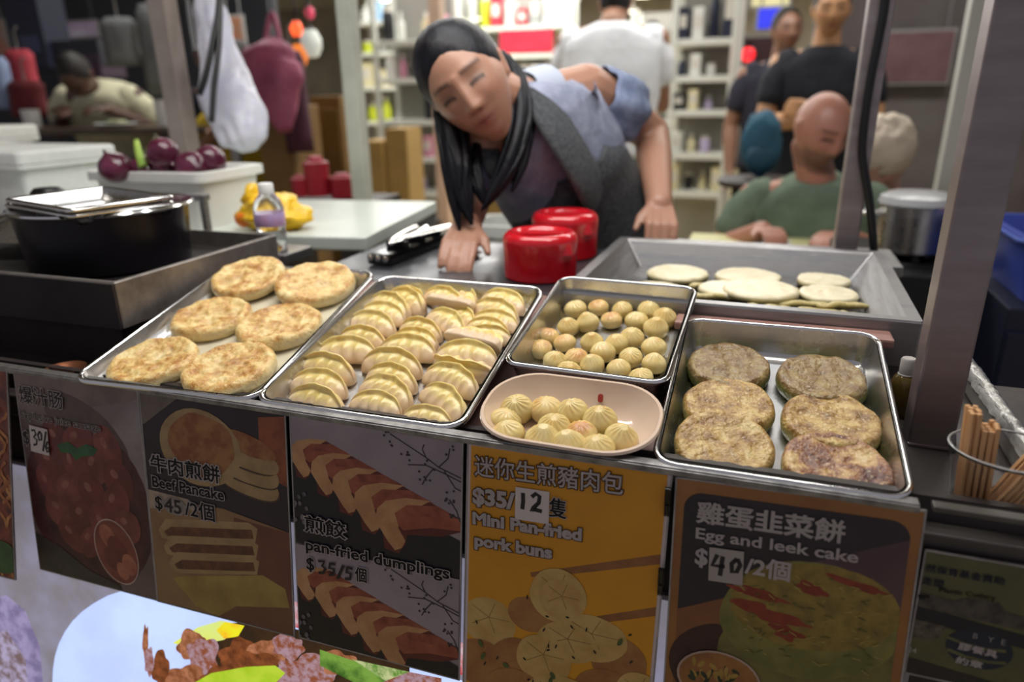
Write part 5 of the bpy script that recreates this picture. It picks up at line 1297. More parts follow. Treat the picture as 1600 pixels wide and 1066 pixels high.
# hair: skull cap and long tails on both sides
HAIR = mat('black_hair', '#08080c', 0.42, col2='#12111a', scale=60, spec=.3, stretch=(1, 1, .15), bump=0.0015, bscale=120)
V, Fc = [], []
nu, nv = 60, 40
for j in range(nv + 1):
    ph = -pi / 2 + pi * j / nv
    for i in range(nu):
        th = 2 * pi * i / nu; n_ = Vector((cos(ph) * cos(th), cos(ph) * sin(th), sin(ph)))
        p = Vector((0.0815 * n_.x, 0.0925 * n_.y + 0.0165, 0.0930 * n_.z + 0.0340))
        p *= 1 + 0.014 * noise.noise(Vector((n_.x * 16, n_.y * 2, n_.z * 3))) + 0.006 * noise.noise(Vector((n_.x * 40, n_.y * 4, n_.z * 6)))
        if n_.z < -.2: p.z = p.z * 1.15
        V.append(Mh @ (p * HS))
for j in range(nv):
    for i in range(nu):
        k = (i + 1) % nu; Fc.append((j * nu + i, j * nu + k, (j + 1) * nu + k, (j + 1) * nu + i))
hp = [(V, Fc)]
def lock(pts, rads, flat=0.75):
    P, r = spline([W(*q) for q in pts], rads, 6)
    hp.append(tube_geo(P, [q * .72 for q in r], 12, flat))
    rl = random.Random(len(hp))
    for _ in range(16):
        a_, b_ = rl.uniform(0, 2 * pi), rl.uniform(.55, .95); ph_ = rl.uniform(0, 6); n0 = int(rl.uniform(0, 3)); n1 = len(P) - int(rl.uniform(0, len(P) * .25)); Q, rq = [], []
        for i_ in range(n0, n1):
            u_ = CR * cos(a_ + .25 * sin(i_ * .35 + ph_)) + CF * sin(a_ + .25 * sin(i_ * .35 + ph_)) * flat
            Q.append(P[i_] + u_ * r[i_] * b_ * .8); rq.append(max(.0008, r[i_] * .26 * min(1, (n1 - i_) / 5)))
        if len(Q) > 3: hp.append(tube_geo(Q, rq, 6, .8))
lock([(700, 120, 1.38), (701, 170, 1.375), (708, 215, 1.35), (714, 262, 1.335), (724, 312, 1.33), (738, 352, 1.33)], [.030, .033, .034, .031, .021, .004])
lock([(694, 140, 1.38), (698, 200, 1.36), (704, 260, 1.34), (712, 320, 1.335), (718, 360, 1.335)], [.022, .024, .022, .014, .003])
lock([(782, 82, 1.41), (806, 118, 1.415), (815, 160, 1.39), (809, 212, 1.36), (792, 262, 1.345), (766, 308, 1.34), (752, 330, 1.34)], [.016, .024, .030, .030, .026, .015, .003])
lock([(790, 90, 1.43), (822, 140, 1.42), (824, 200, 1.39), (815, 260, 1.37), (800, 300, 1.36)], [.014, .020, .020, .016, .004])
lock([(745, 226, 1.37), (742, 262, 1.35), (750, 300, 1.34), (760, 325, 1.34)], [.012, .020, .016, .003])
V, Fc = merge_geo(hp)
attach(wm, mesh('hair', V, Fc, HAIR, None, True))
# top and apron
TOPM = mat('blue_grey_cotton', '#7d8296', 0.8, col2='#9a9eb2', scale=22, bump=0.002, bscale=60, lo=.4, hi=.62)
APR = mat('charcoal_apron', '#3a3c40', 0.85, col2='#4c4e50', scale=130, lo=.45, hi=.55)
uS = (sL - sR).normalized(); sm = (sL + sR) / 2
hip = W(925, 395, 1.76); uH = CR * 0.98 + CF * 0.12
chest = sm.lerp(hip, .30) ; waist = sm.lerp(hip, .66)
uC = (uS * .75 + uH * .25).normalized(); uW = (uS * .35 + uH * .65).normalized()
top_secs = [(neck1 + (neck0 - neck1) * .1, .075, .062, uS), (sm + (neck1 - sm) * .35, .125, .080, uS), (sm, .158, .095, uS), (chest, .165, .118, uC), (sm.lerp(hip, .45), .158, .118, uC), (waist, .150, .112, uW), (hip, .176, .125, uH), (hip + Vector((0.01, 0.03, -0.12)), .185, .130, uH)]
attach(wm, garment('top', top_secs, TOPM, None, None, .05))
ap = [(sm.lerp(chest, .80), .092, .130, uC), (chest.lerp(hip, .06), .135, .136, uC), (sm.lerp(hip, .45), .158, .128, uC), (waist, .158, .122, uW), (hip, .186, .136, uH), (hip + Vector((0.01, 0.03, -0.14)), .198, .142, uH), (hip + Vector((0.01, 0.04, -0.40)), .215, .150, uH)]
apo = attach(wm, garment('apron', ap, APR, None, None, .03, 40, 2.3, False, 0.004, pi * .02, pi * .98, 4, 0.003))
# does the apron cover the side facing the camera? flip the half if it does not
mid = sum((v.co for v in apo.data.vertices), Vector()) / len(apo.data.vertices)
if (mid - waist).dot(CF) > 0:
    bpy.data.objects.remove(apo); apo = attach(wm, garment('apron', ap, APR, None, None, .03, 40, 2.3, False, 0.004, pi * 1.02, pi * 1.98, 4, 0.003))
def strap(name, pts, w, mt):
    P, r = spline([W(*q) for q in pts], [w] * len(pts), 5); V, Fc = tube_geo(P, r, 10, 0.28); return attach(wm, mesh(name, V, Fc, mt, None, True))
strap('apron_strap', [(806, 112, 1.50), (826, 128, 1.445), (850, 165, 1.415), (880, 215, 1.40), (915, 275, 1.435), (930, 310, 1.50)], .052, APR)
strap('apron_strap', [(764, 215, 1.40), (768, 250, 1.375), (790, 290, 1.40)], .022, APR)
# ruffled sleeves below the bare shoulders
def sleeve(name, p0, p1, r0, r1, mt, seed):
    d = (p1 - p0).normalized(); u = d.cross(Vector((0.2, 0.1, 1))).normalized(); v = d.cross(u); loops = []
    for i in range(10):
        t = i / 9; R = r0 + (r1 - r0) * t + 0.012 * sin(pi * t)
        loops.append([p0.lerp(p1, t) + (u * cos(a_) + v * sin(a_)) * R * (1 + 0.10 * sin(a_ * 7 + seed + t * 2) * (0.35 + .65 * abs(t - .5))) for a_ in [2 * pi * k / 48 for k in range(48)]])
    V, Fc = loft(loops, False, False); o = mesh(name, V, Fc, mt, None, True)
    md = o.modifiers.new('t', 'SOLIDIFY'); md.thickness = 0.003
    return attach(wm, o)
SLV = mat('blue_denim_sleeve', '#66728e', 0.8, col2='#8993ad', scale=26, bump=0.002, bscale=70)
sleeve('sleeve', sL.lerp(eL, .12), sL.lerp(eL, .58), .066, .074, SLV, 1)
sleeve('sleeve', sR.lerp(eR, .10), sR.lerp(eR, 1.0), .060, .056, SLV, 2)
# collar flap, trousers, shoes
attach(wm, garment('collar', [(neck0.lerp(neck1, .55), .060, .056, uS), (neck1, .085, .075, uS)], mat('pale_collar', '#b4bac9', 0.8), None, None, .1, 30, 2.2, False))
TRO = mat('dark_trousers', '#20222b', 0.8, col2='#2a2d38', scale=30)
for sg, lbx in ((-1, 'l'), (1, 'r')):
    kx = hip + uH * sg * 0.09
    attach(wm, mesh('trouser_leg', *merge_geo(chain([kx + Vector((0, 0, -.06)), kx + Vector((0.0, -.02, -.45)), Vector((kx.x, kx.y + .03, FLOOR_Z + .08))], [.095, .066, .05])), TRO, None, True))
    attach(wm, mesh('shoe', *merge_geo([cap_geo((kx.x, kx.y + .05, FLOOR_Z + .035), .036, (kx.x - .03, kx.y - .12, FLOOR_Z + .03), .032)]), BLACK, None, True))

# ---- other people, seen out of focus behind
def human(label, P, skin, hair, shirt, trouser, voxel=0.009, hs=1.0, female=False, hair_kind='short', beard=None, sleeve_len=0.55, hand_curl=0.5, base=None, extra=None, brow='#3a2a22'):
    """P: dict of world points - head (centre, fwd, up), neck, sL, sR, eL, eR, wL, wR, kL, kR, hip, hipu, kneeL, kneeR, footL, footR"""
    root = local_thing(label, base or (P['hip'].x, P['hip'].y, FLOOR_Z))
    hc_, fw_, up_ = P['head']; Mh_ = frame(fw_, up_, hc_)
    hv_, hf_ = head_geo(hs, 48, 40, female)
    pr = [([Mh_ @ v for v in hv_], hf_)]
    for sg in (-1, 1): pr.append(cap_geo(Mh_ @ Vector((sg * .074, .014, .014)), .014, Mh_ @ Vector((sg * .073, .008, -.02)), .010, 10))
    pr += chain([Mh_ @ Vector((0, .02, -.07)), P['neck']], [.055, .062])
    for a_ in 'LR':
        s_, e_, w_ = P['s' + a_], P['e' + a_], P['w' + a_]
        pr += chain([P['neck'] + Vector((0, 0, -.03)), s_], [.045, .050]) + chain([s_, s_.lerp(e_, .5), e_, e_.lerp(w_, .35), w_], [.056, .052, .042, .042, .030])
        pr += hand_parts(w_, P['k' + a_], 1 if a_ == 'R' else -1, hand_curl, 1.0, P.get('pn', (0, 0, 1)))
    attach(root, remesh('body', pr, voxel * .75, skin_mat('skin_' + label[:12], skin, .4), None, 3, skin_colour(Mh_, skin, '#9a5a50', brow, hs, beard)))
    if hair:
        hm = mat('hair_' + hair, hair, 0.6, col2=hair, scale=50, bump=0.003, bscale=70)
        hv2, hf2 = [], []
        nu_, nv_ = 40, 28
        kk = {'short': (0.079, 0.094, 0.106, 0.018, 0.018), 'curly': (0.090, 0.102, 0.106, 0.012, 0.026)}[hair_kind]
        amp = .10 if hair_kind == 'curly' else .02
        for j in range(nv_ + 1):
            ph = -pi / 2 + pi * j / nv_
            for i in range(nu_):
                th = 2 * pi * i / nu_; n_ = Vector((cos(ph) * cos(th), cos(ph) * sin(th), sin(ph)))
                p = Vector((kk[0] * n_.x, kk[1] * n_.y + kk[3], kk[2] * n_.z + kk[4]))
                if n_.z < -.1: p.z *= .75
                p *= 1 + amp * noise.noise(n_ * 5 + Vector((len(label), 0, 0)))
                hv2.append(Mh_ @ (p * hs))
        for j in range(nv_):
            for i in range(nu_): k = (i + 1) % nu_; hf2.append((j * nu_ + i, j * nu_ + k, (j + 1) * nu_ + k, (j + 1) * nu_ + i))
        attach(root, mesh('hair', hv2, hf2, hm, None, True))
    sm_ = (P['sL'] + P['sR']) / 2; uS_ = (P['sR'] - P['sL']).normalized(); W_ = (P['sR'] - P['sL']).length / 2
    hip_ = P['hip']; uH_ = P.get('hipu', uS_)
    secs = [(P['neck'] + Vector((0, 0, .005)), .078, .070, uS_), (sm_.lerp(P['neck'], .62), W_ * .72, .090, uS_), (sm_, W_ + .045, .100, uS_), (sm_.lerp(hip_, .3), W_ + .03, .125, uS_), (sm_.lerp(hip_, .7), W_ + .005, .125, uH_), (hip_, W_ + .01, .125, uH_), (hip_ + Vector((0, 0, -.08)), W_ + .015, .125, uH_)]
    attach(root, garment('shirt', secs, shirt, None, None, .06))
    for a_ in 'LR':
        s_, e_ = P['s' + a_], P['e' + a_]; i_ = (sm_ - s_).normalized()
        V, Fc = merge_geo(chain([s_ + i_ * .03, s_.lerp(e_, .3), s_.lerp(e_, sleeve_len)], [.072, .070, .066], 18)); attach(root, mesh('sleeve', V, Fc, shirt, None, True))
    for a_ in 'LR':
        hp_ = hip_ + uH_ * (-.085 if a_ == 'L' else .085) + Vector((0, 0, -.06))
        V, Fc = merge_geo(chain([hp_, P['knee' + a_], P['foot' + a_] + Vector((0, 0, .07))], [.095, .07, .05], 16)); attach(root, mesh('trouser_leg', V, Fc, trouser, None, True))
        f_ = P['foot' + a_]; fw2 = Vector((fw_[0], fw_[1], 0)).normalized()
        V, Fc = merge_geo([cap_geo(f_ + Vector((0, 0, .04)) - fw2 * .04, .038, f_ + Vector((0, 0, .034)) + fw2 * .14, .033)]); attach(root, mesh('shoe', V, Fc, BLACK, None, True))
    if extra: extra(root, Mh_)
    return root
def standing(x, y, h, yaw, arms='down', lean=0.0, headyaw=0.0, nod=0.0, wd=1.0):
    """upright figure; yaw = direction it faces (0 = towards the customer, -y)"""
    f = Vector((sin(yaw), -cos(yaw), 0)); r = Vector((-cos(yaw), -sin(yaw), 0)) * -1   # r: person's right hand side seen from behind -> +x when facing away
    r = Vector((cos(yaw), sin(yaw), 0)); k = h / 1.75; z0 = FLOOR_Z; o = Vector((x, y, z0))
    def q(a_, b_, c_): return o + r * a_ * k + f * b_ * k + Vector((0, 0, c_ * k))
    P = dict(head=(q(0, .03, 1.63), tuple((f * cos(nod) + Vector((0, 0, -sin(nod)))).normalized() if not headyaw else Vector((sin(yaw + headyaw), -cos(yaw + headyaw), -sin(nod)))), (0, 0, 1)), neck=q(0, 0, 1.475), sL=q(-.19 * wd, 0, 1.40), sR=q(.19 * wd, 0, 1.40), hip=q(0, 0, .96), hipu=r, kneeL=q(-.1, .02, .5), kneeR=q(.1, .02, .5), footL=q(-.1, 0, 0), footR=q(.1, 0, 0))
    if arms == 'down': P.update(eL=q(-.25, -.03, 1.12), eR=q(.25, -.03, 1.12), wL=q(-.26, .06, .88), wR=q(.26, .06, .88), kL=q(-.26, .09, .8), kR=q(.26, .09, .8), pn=tuple(r))
    if arms == 'work': P.update(eL=q(-.24, .05, 1.12), eR=q(.24, .05, 1.12), wL=q(-.12, .28, 1.08), wR=q(.12, .28, 1.08), kL=q(-.09, .36, 1.08), kR=q(.09, .36, 1.08))
    if arms == 'crossed': P.update(eL=q(-.25, .06, 1.14), eR=q(.25, .06, 1.14), wL=q(.04, .20, 1.16), wR=q(-.04, .22, 1.20), kL=q(.12, .19, 1.17), kR=q(-.12, .20, 1.21), pn=tuple(f))
    return P
def seated(x, y, yaw, nod=0.3, headyaw=0.0, lean=0.06, z=0.0, h=1.75, hz=0.0, tablez=None):
    f = Vector((sin(yaw), -cos(yaw), 0)); r = Vector((cos(yaw), sin(yaw), 0)); k = h / 1.75; o = Vector((x, y, FLOOR_Z + hz))
    def q(a_, b_, c_): return o + r * a_ * k + f * b_ * k + Vector((0, 0, c_ * k))
    hd = yaw + headyaw
    P = dict(head=(q(0, lean + .10, 1.18), (sin(hd) * cos(nod), -cos(hd) * cos(nod), -sin(nod)), tuple(Vector((sin(hd) * sin(nod), -cos(hd) * sin(nod), cos(nod))))), neck=q(0, lean + .03, 1.02), sL=q(-.20, lean, .94), sR=q(.20, lean, .94), hip=q(0, -.02, .52), hipu=r, kneeL=q(-.12, .45, .50), kneeR=q(.12, .45, .50), footL=q(-.12, .42, 0), footR=q(.12, .42, 0),
        eL=q(-.29, .14, .76), eR=q(.29, .14, .76), wL=q(-.12, .36, .88), wR=q(.12, .36, .88), kL=q(-.08, .43, .89), kR=q(.08, .43, .89))
    return P
def cloth(n, c1, c2, s=14): return mat('cloth_' + n, c1, 0.85, col2=c2, scale=s, bump=0.004, bscale=18)
Pw = standing(-0.745, 3.08, 1.86, pi + .1, 'work', nod=.45, wd=1.12); hw_ = Pw['head']; Pw['head'] = (hw_[0] + Vector((0, .05, -.075)), hw_[1], hw_[2])
human('man in a white t-shirt standing with his back turned, behind the woman', Pw, '#9a7058', '#141215', cloth('white', '#eef1f5', '#e2e6ea'), cloth('grey_trouser', '#8f9aa0', '#7f8a90'))
human('man in a black t-shirt standing with crossed arms behind the bald diner', standing(0.235, 3.14, 1.70, .05, 'crossed', nod=.1), '#b98a62', '#15110f', cloth('black', '#11141c', '#1a1d26'), cloth('black_trouser', '#14161c', '#1a1c22'))
human('bald man in a green t-shirt sitting and eating at the right table', seated(0.200, 2.08, -0.15, .42, .75, .08, hz=-.045), '#b07a66', None, cloth('green', '#5a6a58', '#6a7a68'), cloth('black_trouser', '#14161c', '#1a1c22'), beard='#6a4a40', hs=1.06)
human('grey-haired diner with curly hair sitting behind the steel pot', seated(0.475, 2.40, -0.35, .62, 0, .10, hz=-.155), '#b88a7c', '#c9bba8', cloth('dark_green', '#3c4a42', '#485850'), cloth('black_trouser', '#14161c', '#1a1c22'), hair_kind='curly', hs=1.12)
Pc = seated(-3.60, 2.75, 0.35, 1.0, 0, .20, hz=.32); hd_ = Pc['head']; Pc['head'] = (hd_[0] + Vector((0.02, -.07, -.13)), hd_[1], hd_[2]); Pc['neck'] = Pc['neck'] + Vector((0, -.03, -.03))
human('diner in a cream shirt bending over a plate at the far left table', Pc, '#5a4238', '#1a1614', cloth('cream', '#cfcdb0', '#bdbb9e'), cloth('black_trouser', '#14161c', '#1a1c22'))
human('dark-clothed diner sitting right of the cream-shirted diner', seated(-3.05, 3.05, 0.3, .5, -.3, .10, hz=.30), '#6a4a40', '#120f10', cloth('navy', '#141826', '#1a1e2e'), cloth('black_trouser', '#14161c', '#1a1c22'))
human('diner in a yellow shirt half hidden by the grey post', seated(-2.60, 2.72, 0.4, .6, 0, .12, hz=.22), '#8a6450', '#1a1614', cloth('yellow', '#c2a52a', '#b39722'), cloth('black_trouser', '#14161c', '#1a1c22'))
human('person in a dark jacket half hidden behind the man with crossed arms', standing(0.06, 3.75, 1.66, .3, 'down'), '#8a6450', '#1a1614', cloth('jacket', '#22222e', '#2a2a38'), cloth('black_trouser', '#14161c', '#1a1c22'))
# ------------------------------------------------------------------ hall and shop behind, out of focus
struct(box('floor_raised', (-6.5, 3.3, (FLOOR_Z - 0.59) / 2 + 0.0), (8.2, 2.4, abs(-0.60 - FLOOR_Z) + 0.0), mat('deck_floor', '#4a4642', 0.6, col2='#3c3936', scale=3))) if False else None
def table(label, x, y, w, d, z, top, z0=FLOOR_Z, rz=0):
    t = thing('dining_table', label, 'table', (x, y, z0), (0, 0, rz), 'dining tables behind the stall'); h = z - z0
    box('top', (0, 0, h - .015), (w, d, .03), top, t, .004)
    for sx in (-1, 1):
        for sy in (-1, 1): box('leg', (sx * (w / 2 - .05), sy * (d / 2 - .05), (h - .03) / 2), (.04, .04, h - .03), STEEL_D, t)
    return t
table('pale yellow dining table in front of the bald man', 0.20, 1.79, 0.80, 0.24, -0.135, mat('yellow_tabletop', '#d9d6a0', 0.35, col2='#cfcb92', scale=4))
def plate(p, r, label, foodcol=None):
    t = thing('plate', label, 'plate', p, (0, 0, 0), 'plates on the dining tables')
    lathe('dish', [(0, 0), (r * .6, 0), (r * .95, r * .12), (r, r * .15), (r * .96, r * .16), (r * .6, r * .05), (0, r * .04)], mat('porcelain', '#dfe2e0', 0.25), t, 28)
    if foodcol: lump('food', (0, 0, r * .1), (r * .6, r * .5, r * .22), mat('food_' + foodcol, foodcol, 0.5, col2='#6a5a30', scale=30), t, 3, .3, 3)
plate((0.275, 1.77, -0.134), 0.075, 'plate of food on the yellow table by the bald man', '#b08a3c')
plate((0.06, 1.77, -0.134), 0.06, 'small empty plate on the yellow table', None)
# far left: raised deck with a dark table
struct(box('floor_deck', (-4.6, 3.45, -0.755), (4.6, 2.2, 0.33), mat('deck_floor', '#3a3735', 0.6, col2='#2e2c2a', scale=3)))
table('dark dining table of the far left diners', -3.30, 2.42, 1.55, 0.50, 0.195, mat('dark_tabletop', '#3a2f26', 0.4, col2='#5a4a3a', scale=6), -0.59, .3)
plate((-3.22, 2.36, 0.196), 0.11, 'pale green plate in front of the cream-shirted diner', '#a9c0a0')
for i, (x, y, lb) in enumerate(((-2.95, 2.42, 'white paper cup on the dark table, nearer the cream-shirted diner'), (-2.72, 2.55, 'low white bowl on the dark table near the grey post'), (-3.72, 2.28, 'white mug at the left end of the dark table'))):
    t = thing('cup', lb, 'cup', (x, y, 0.196), (0, 0, 0), 'cups on the dark table')
    hh = (.13, .06, .09)[i]; lathe('wall', [(0, 0), (.04, 0), (.045, hh), (.042, hh), (.036, .006), (0, .006)], WHITE_P, t, 22)
    lathe('foot', [(.03, -.001), (.034, 0), (.03, .004)], WHITE_P, t, 22)
# hanging white carrier bag
hb = thing('carrier_bag', 'long white plastic carrier bag hanging beside the grey post', 'bag', tuple(W(365, 140, 1.95)))
FILMW = mat('white_film', '#d9d9e2', 0.35, col2='#c5c6d6', scale=5, bump=0.02, bscale=10, sss=.3)
secs = []
for i, (px, py, wd) in enumerate([(322, -60, .012), (325, -10, .03), (330, 20, .045), (335, 60, .045), (345, 110, .065), (360, 150, .085), (375, 190, .075), (385, 222, .055), (388, 236, .02)]):
    secs.append((W(px, py, 1.95) - Vector(hb.location), wd, wd * .7, CR))
garment('bag_film', secs, FILMW, hb, None, .35, 40, 2.0, True, 0, 0, 2 * pi, 4)
tube('bag_handle', [W(318, -120, 1.95) - Vector(hb.location), W(322, -50, 1.95) - Vector(hb.location)], .008, FILMW, hb)
for i, (pts, lb) in enumerate((([(288, -60), (291, 0), (296, 40), (303, 80)], 'black cable hanging closest to the grey post'), ([(346, -40), (341, 20), (334, 60), (326, 100), (318, 130), (311, 148)], 'black cable curving down across the white bag, left one'), ([(344, -40), (343, 40), (340, 90), (334, 140), (331, 190)], 'black cable curving down across the white bag, right one'))):
    o_ = tube('hanging_cable', [W(a_, b_, 1.80) for a_, b_ in pts], .008, BLACK, None, 8, 1, 5); tag(o_, lb, 'cable', 'cables by the grey post')
# pink bag and brown cabinets
pb = thing('pink_bag', 'dusky pink bag hanging behind the white carrier bag', 'bag', tuple(W(425, 130, 3.0)))
secs = [(W(px, py, 3.0) - Vector(pb.location), wd, wd * .5, CR) for px, py, wd in ((425, 60, .03), (425, 78, .10), (422, 100, .125), (428, 140, .12), (440, 175, .07), (447, 205, .03))]
garment('bag_cloth', secs, mat('pink_cloth', '#9a4a62', 0.6, col2='#7a3450', scale=6, bump=.01, bscale=14), pb, None, .2, 30, 2.0, True, 0, 0, 2 * pi, 4)
tube('strap', [W(415, 62, 3.0) - Vector(pb.location), W(425, 20, 3.02) - Vector(pb.location), W(437, 62, 3.0) - Vector(pb.location)], .012, mat('pink_cloth', '#9a4a62'), pb, 8, 1, 5)
BRW = mat('brown_board', '#7a5c2e', 0.6, col2='#6a4f28', scale=5)
def cabinet(label, px0, px1, pyt, y, d, mt, handle=True):
    a_, b_ = H(px0, 150, 1, y), H(px1, 150, 1, y); zt = H((px0 + px1) / 2, pyt, 1, y).z
    t = thing('cabinet', label, 'cabinet', ((a_.x + b_.x) / 2, y + d / 2, FLOOR_Z), (0, 0, 0), 'brown cabinets behind the stall'); w = b_.x - a_.x; h = zt - FLOOR_Z
    box('carcass', (0, 0, h / 2), (w, d, h), mt, t, .006)
    dr = box('door', (0, -d / 2 - .006, h * .55), (w * .9, .012, h * .8), mt, t, .004)
    box('handle', (w * .34, -.016, 0), (.012, .02, .1), STEEL_RIM, dr)
cabinet('brown cardboard coloured cabinet below the pink bag', 395, 448, 165, 2.35, .25, BRW)
cabinet('brown cabinet between pink bag and pale post', 484, 530, 150, 2.75, .25, BRW)
tube('hanging_cord', [W(425, 20, 3.02) - Vector(pb.location), Vector((W(425, 20, 3.02).x, W(425, 20, 3.02).y, 1.87)) - Vector(pb.location)], .005, BLACK, pb, 6)
# red tins
for i, (px, py, r, hh, lb) in enumerate(((472, 306, .035, .07, 'small red tin at the left of three on the back shelf'), (498, 305, .045, .13, 'tall red tin in the middle of three on the back shelf'), (537, 308, .045, .08, 'low red tin right of the tall one, next to the pale post'))):
    p = W(px, py, 2.55); t = thing('red_tin', lb, 'tin', p, (0, 0, 0), 'red tins on the back shelf')
    lathe('can', [(0, 0), (r, 0), (r, hh * .9), (r * .9, hh * .92), (0, hh * .92)], mat('tin_red', '#9a1f2c', 0.35), t, 24)
    lathe('cap', [(0, hh * .9), (r * .6, hh * .9), (r * .55, hh * 1.05), (0, hh * 1.08)], mat('tin_pink', '#b5485a', 0.4), t, 20)
ts = W(505, 309, 2.55); sh = thing('back_shelf', 'low dark shelf carrying the red tins', 'shelf', (ts.x, ts.y + .05, FLOOR_Z)); hh = ts.z - .006 - FLOOR_Z
box('board', (0, 0, hh - .012), (.42, .30, .024), DARK, sh, .003)
for s in (-1, 1): box('side', (s * .19, 0, hh / 2 - .012), (.02, .28, hh - .024), DARK, sh)
# lanterns
for i, (px, py, c, e, lb, r) in enumerate(((463, 45, '#e8562a', 2.2, 'glowing orange lantern, upper of the pair by the pale post', .028), (468, 86, '#d8752a', 1.0, 'dim orange lantern below the glowing one', .04), (486, 68, '#cfd4cc', .4, 'pale hanging lamp right of the orange lanterns', .05), (484, 20, '#c0405a', .8, 'small pink lantern above the orange pair', .022))):
    p = W(px, py, 3.4); t = thing('lantern', lb, 'lantern', p, (0, 0, 0), 'lanterns hanging behind the stall')
    lathe('globe', [(0, -r * 1.3), (r * .6, -r * 1.2), (r, -r * .4), (r, r * .4), (r * .6, r * 1.2), (0, r * 1.3)], mat('lantern_' + c, c, 0.4, emit=e), t, 20)
    lathe('cap', [(0, r * 1.2), (r * .5, r * 1.2), (r * .3, r * 1.5), (0, r * 1.5)], BLACK, t, 14)
    tube('cord', [(0, 0, r * 1.4), (0, 0, 1.86 - p.z)], .004, BLACK, t, 6)
# goods racks of the shop
GC = {'white': '#d9dad4', 'grey': '#8f918f', 'black': '#1d1e22', 'pink': '#c98aa0', 'blue': '#8fb0cf', 'tan': '#b08a55', 'lime': '#b9c42a', 'red': '#b02438', 'navy': '#1c2238', 'cream': '#d8cfa8', 'lilac': '#b9aecf'}
def good(kind, c, p, w, h, d, label, grp):
    t = thing({'carton': 'carton', 'jar': 'jar', 'bottle': 'bottle'}[kind], label, {'carton': 'box', 'jar': 'jar', 'bottle': 'bottle'}[kind], p, (0, 0, 0), grp)
    mt = mat('goods_' + c, GC[c], 0.5, col2=GC[c], scale=5)
    if kind == 'carton':
        box('box_body', (0, 0, h / 2), (w, d, h), mt, t, .004); box('print_band', (0, -d / 2 - .001, h * .55), (w * .7, .003, h * .4), mat('goods_label', '#cfcac0', 0.5), t); box('tape', (0, 0, h + .0008), (w * .18, d, .002), mat('goods_tape', '#c2a878', 0.4), t)
    elif kind == 'jar':
        lathe('wall', [(0, 0), (w * .46, 0), (w * .5, .006), (w * .5, h * .75), (w * .4, h * .85), (0, h * .85)], mt, t, 18); lathe('lid', [(0, h * .84), (w * .43, h * .84), (w * .43, h), (0, h)], mat('goods_label', '#cfcac0'), t, 18)
    else:
        lathe('wall', [(0, 0), (w * .4, 0), (w * .42, .006), (w * .42, h * .6), (w * .15, h * .8), (w * .15, h * .9), (0, h * .9)], mt, t, 16); lathe('cap', [(0, h * .88), (w * .18, h * .88), (w * .18, h), (0, h)], WHITE_P, t, 12)
ORD = ['first', 'second', 'third', 'fourth', 'fifth', 'sixth', 'seventh', 'eighth', 'ninth']
def rack(name_, label, px0, px1, y, d, levels, per, seed, cols, fill=.85):
    a_, b_ = H(px0, 150, 1, y), H(px1, 150, 1, y); w = b_.x - a_.x; cx_ = (a_.x + b_.x) / 2
    zs = [H((px0 + px1) / 2, q, 1, y).z for q in levels]
    t = thing('goods_rack', label, 'rack', (cx_, y, FLOOR_Z), (0, 0, 0), 'goods racks in the shop'); RK = mat('rack_white', '#d6d8d0', 0.45)
    zt = max(zs) + .45
    for sx in (-1, 1):
        for sy in (0, 1): box('upright', (sx * w / 2, sy * d, (zt - FLOOR_Z) / 2), (.035, .035, zt - FLOOR_Z), RK, t)
    rr_ = random.Random(seed)
    for k, z in enumerate(zs):
        box('shelf_board', (0, d / 2, z - FLOOR_Z - .02), (w, d, .04), RK, t, .004)
    box('back_panel', (0, d + .02, (zt - FLOOR_Z) / 2), (w, .02, zt - FLOOR_Z), mat('rack_back', '#8f8d86', 0.6), t)
    for k, z in enumerate(zs):
        gap = (sorted(zs)[sorted(zs).index(z) + 1] - z - .06) if z < max(zs) else .40
        for i in range(per):
            if rr_.random() > fill: continue
            c = rr_.choice(cols); kind = rr_.choice(('carton', 'carton', 'jar', 'bottle')); ww = w / per * rr_.uniform(.6, .85); hh_ = gap * rr_.uniform(.45, .9)
            noun = {'carton': 'box', 'jar': 'jar', 'bottle': 'bottle'}[kind]
            good(kind, c, (cx_ - w / 2 + w / per * (i + .5), y + d * .4, z + .001), min(ww, .24), hh_, min(.2, d * .6), '%s %s, %s from left on the %s shelf from the top, %s' % (c, noun, ORD[i], ORD[k], name_), 'goods on ' + name_)
rack('left shop rack', 'white shop rack left of the woman, full of mixed goods', 592, 690, 4.9, .35, [62, 122, 188, 246, 300], 5, 3, ['white', 'grey', 'black', 'blue', 'tan', 'lilac', 'pink', 'cream'])
rack('right shop rack', 'white shop rack right of the man in white', 1048, 1140, 4.3, .35, [60, 118, 172, 240, 300], 4, 8, ['white', 'black', 'grey', 'navy', 'lilac', 'cream', 'white'])
rack('far centre rack', 'distant white rack between the woman and the man in white', 745, 885, 7.6, .4, [40, 85, 135, 185], 7, 5, ['white', 'cream', 'grey', 'white', 'red', 'lime'])
rack('far left rack', 'distant bright rack above the left shop rack', 560, 720, 7.4, .4, [30, 80, 135, 190, 240], 7, 6, ['white', 'cream', 'pink', 'lime', 'blue', 'grey'])
rack('far right rack', 'distant rack seen over the shoulder of the man in white', 985, 1075, 7.0, .4, [90, 135, 190, 240], 5, 9, ['white', 'cream', 'grey', 'black'])
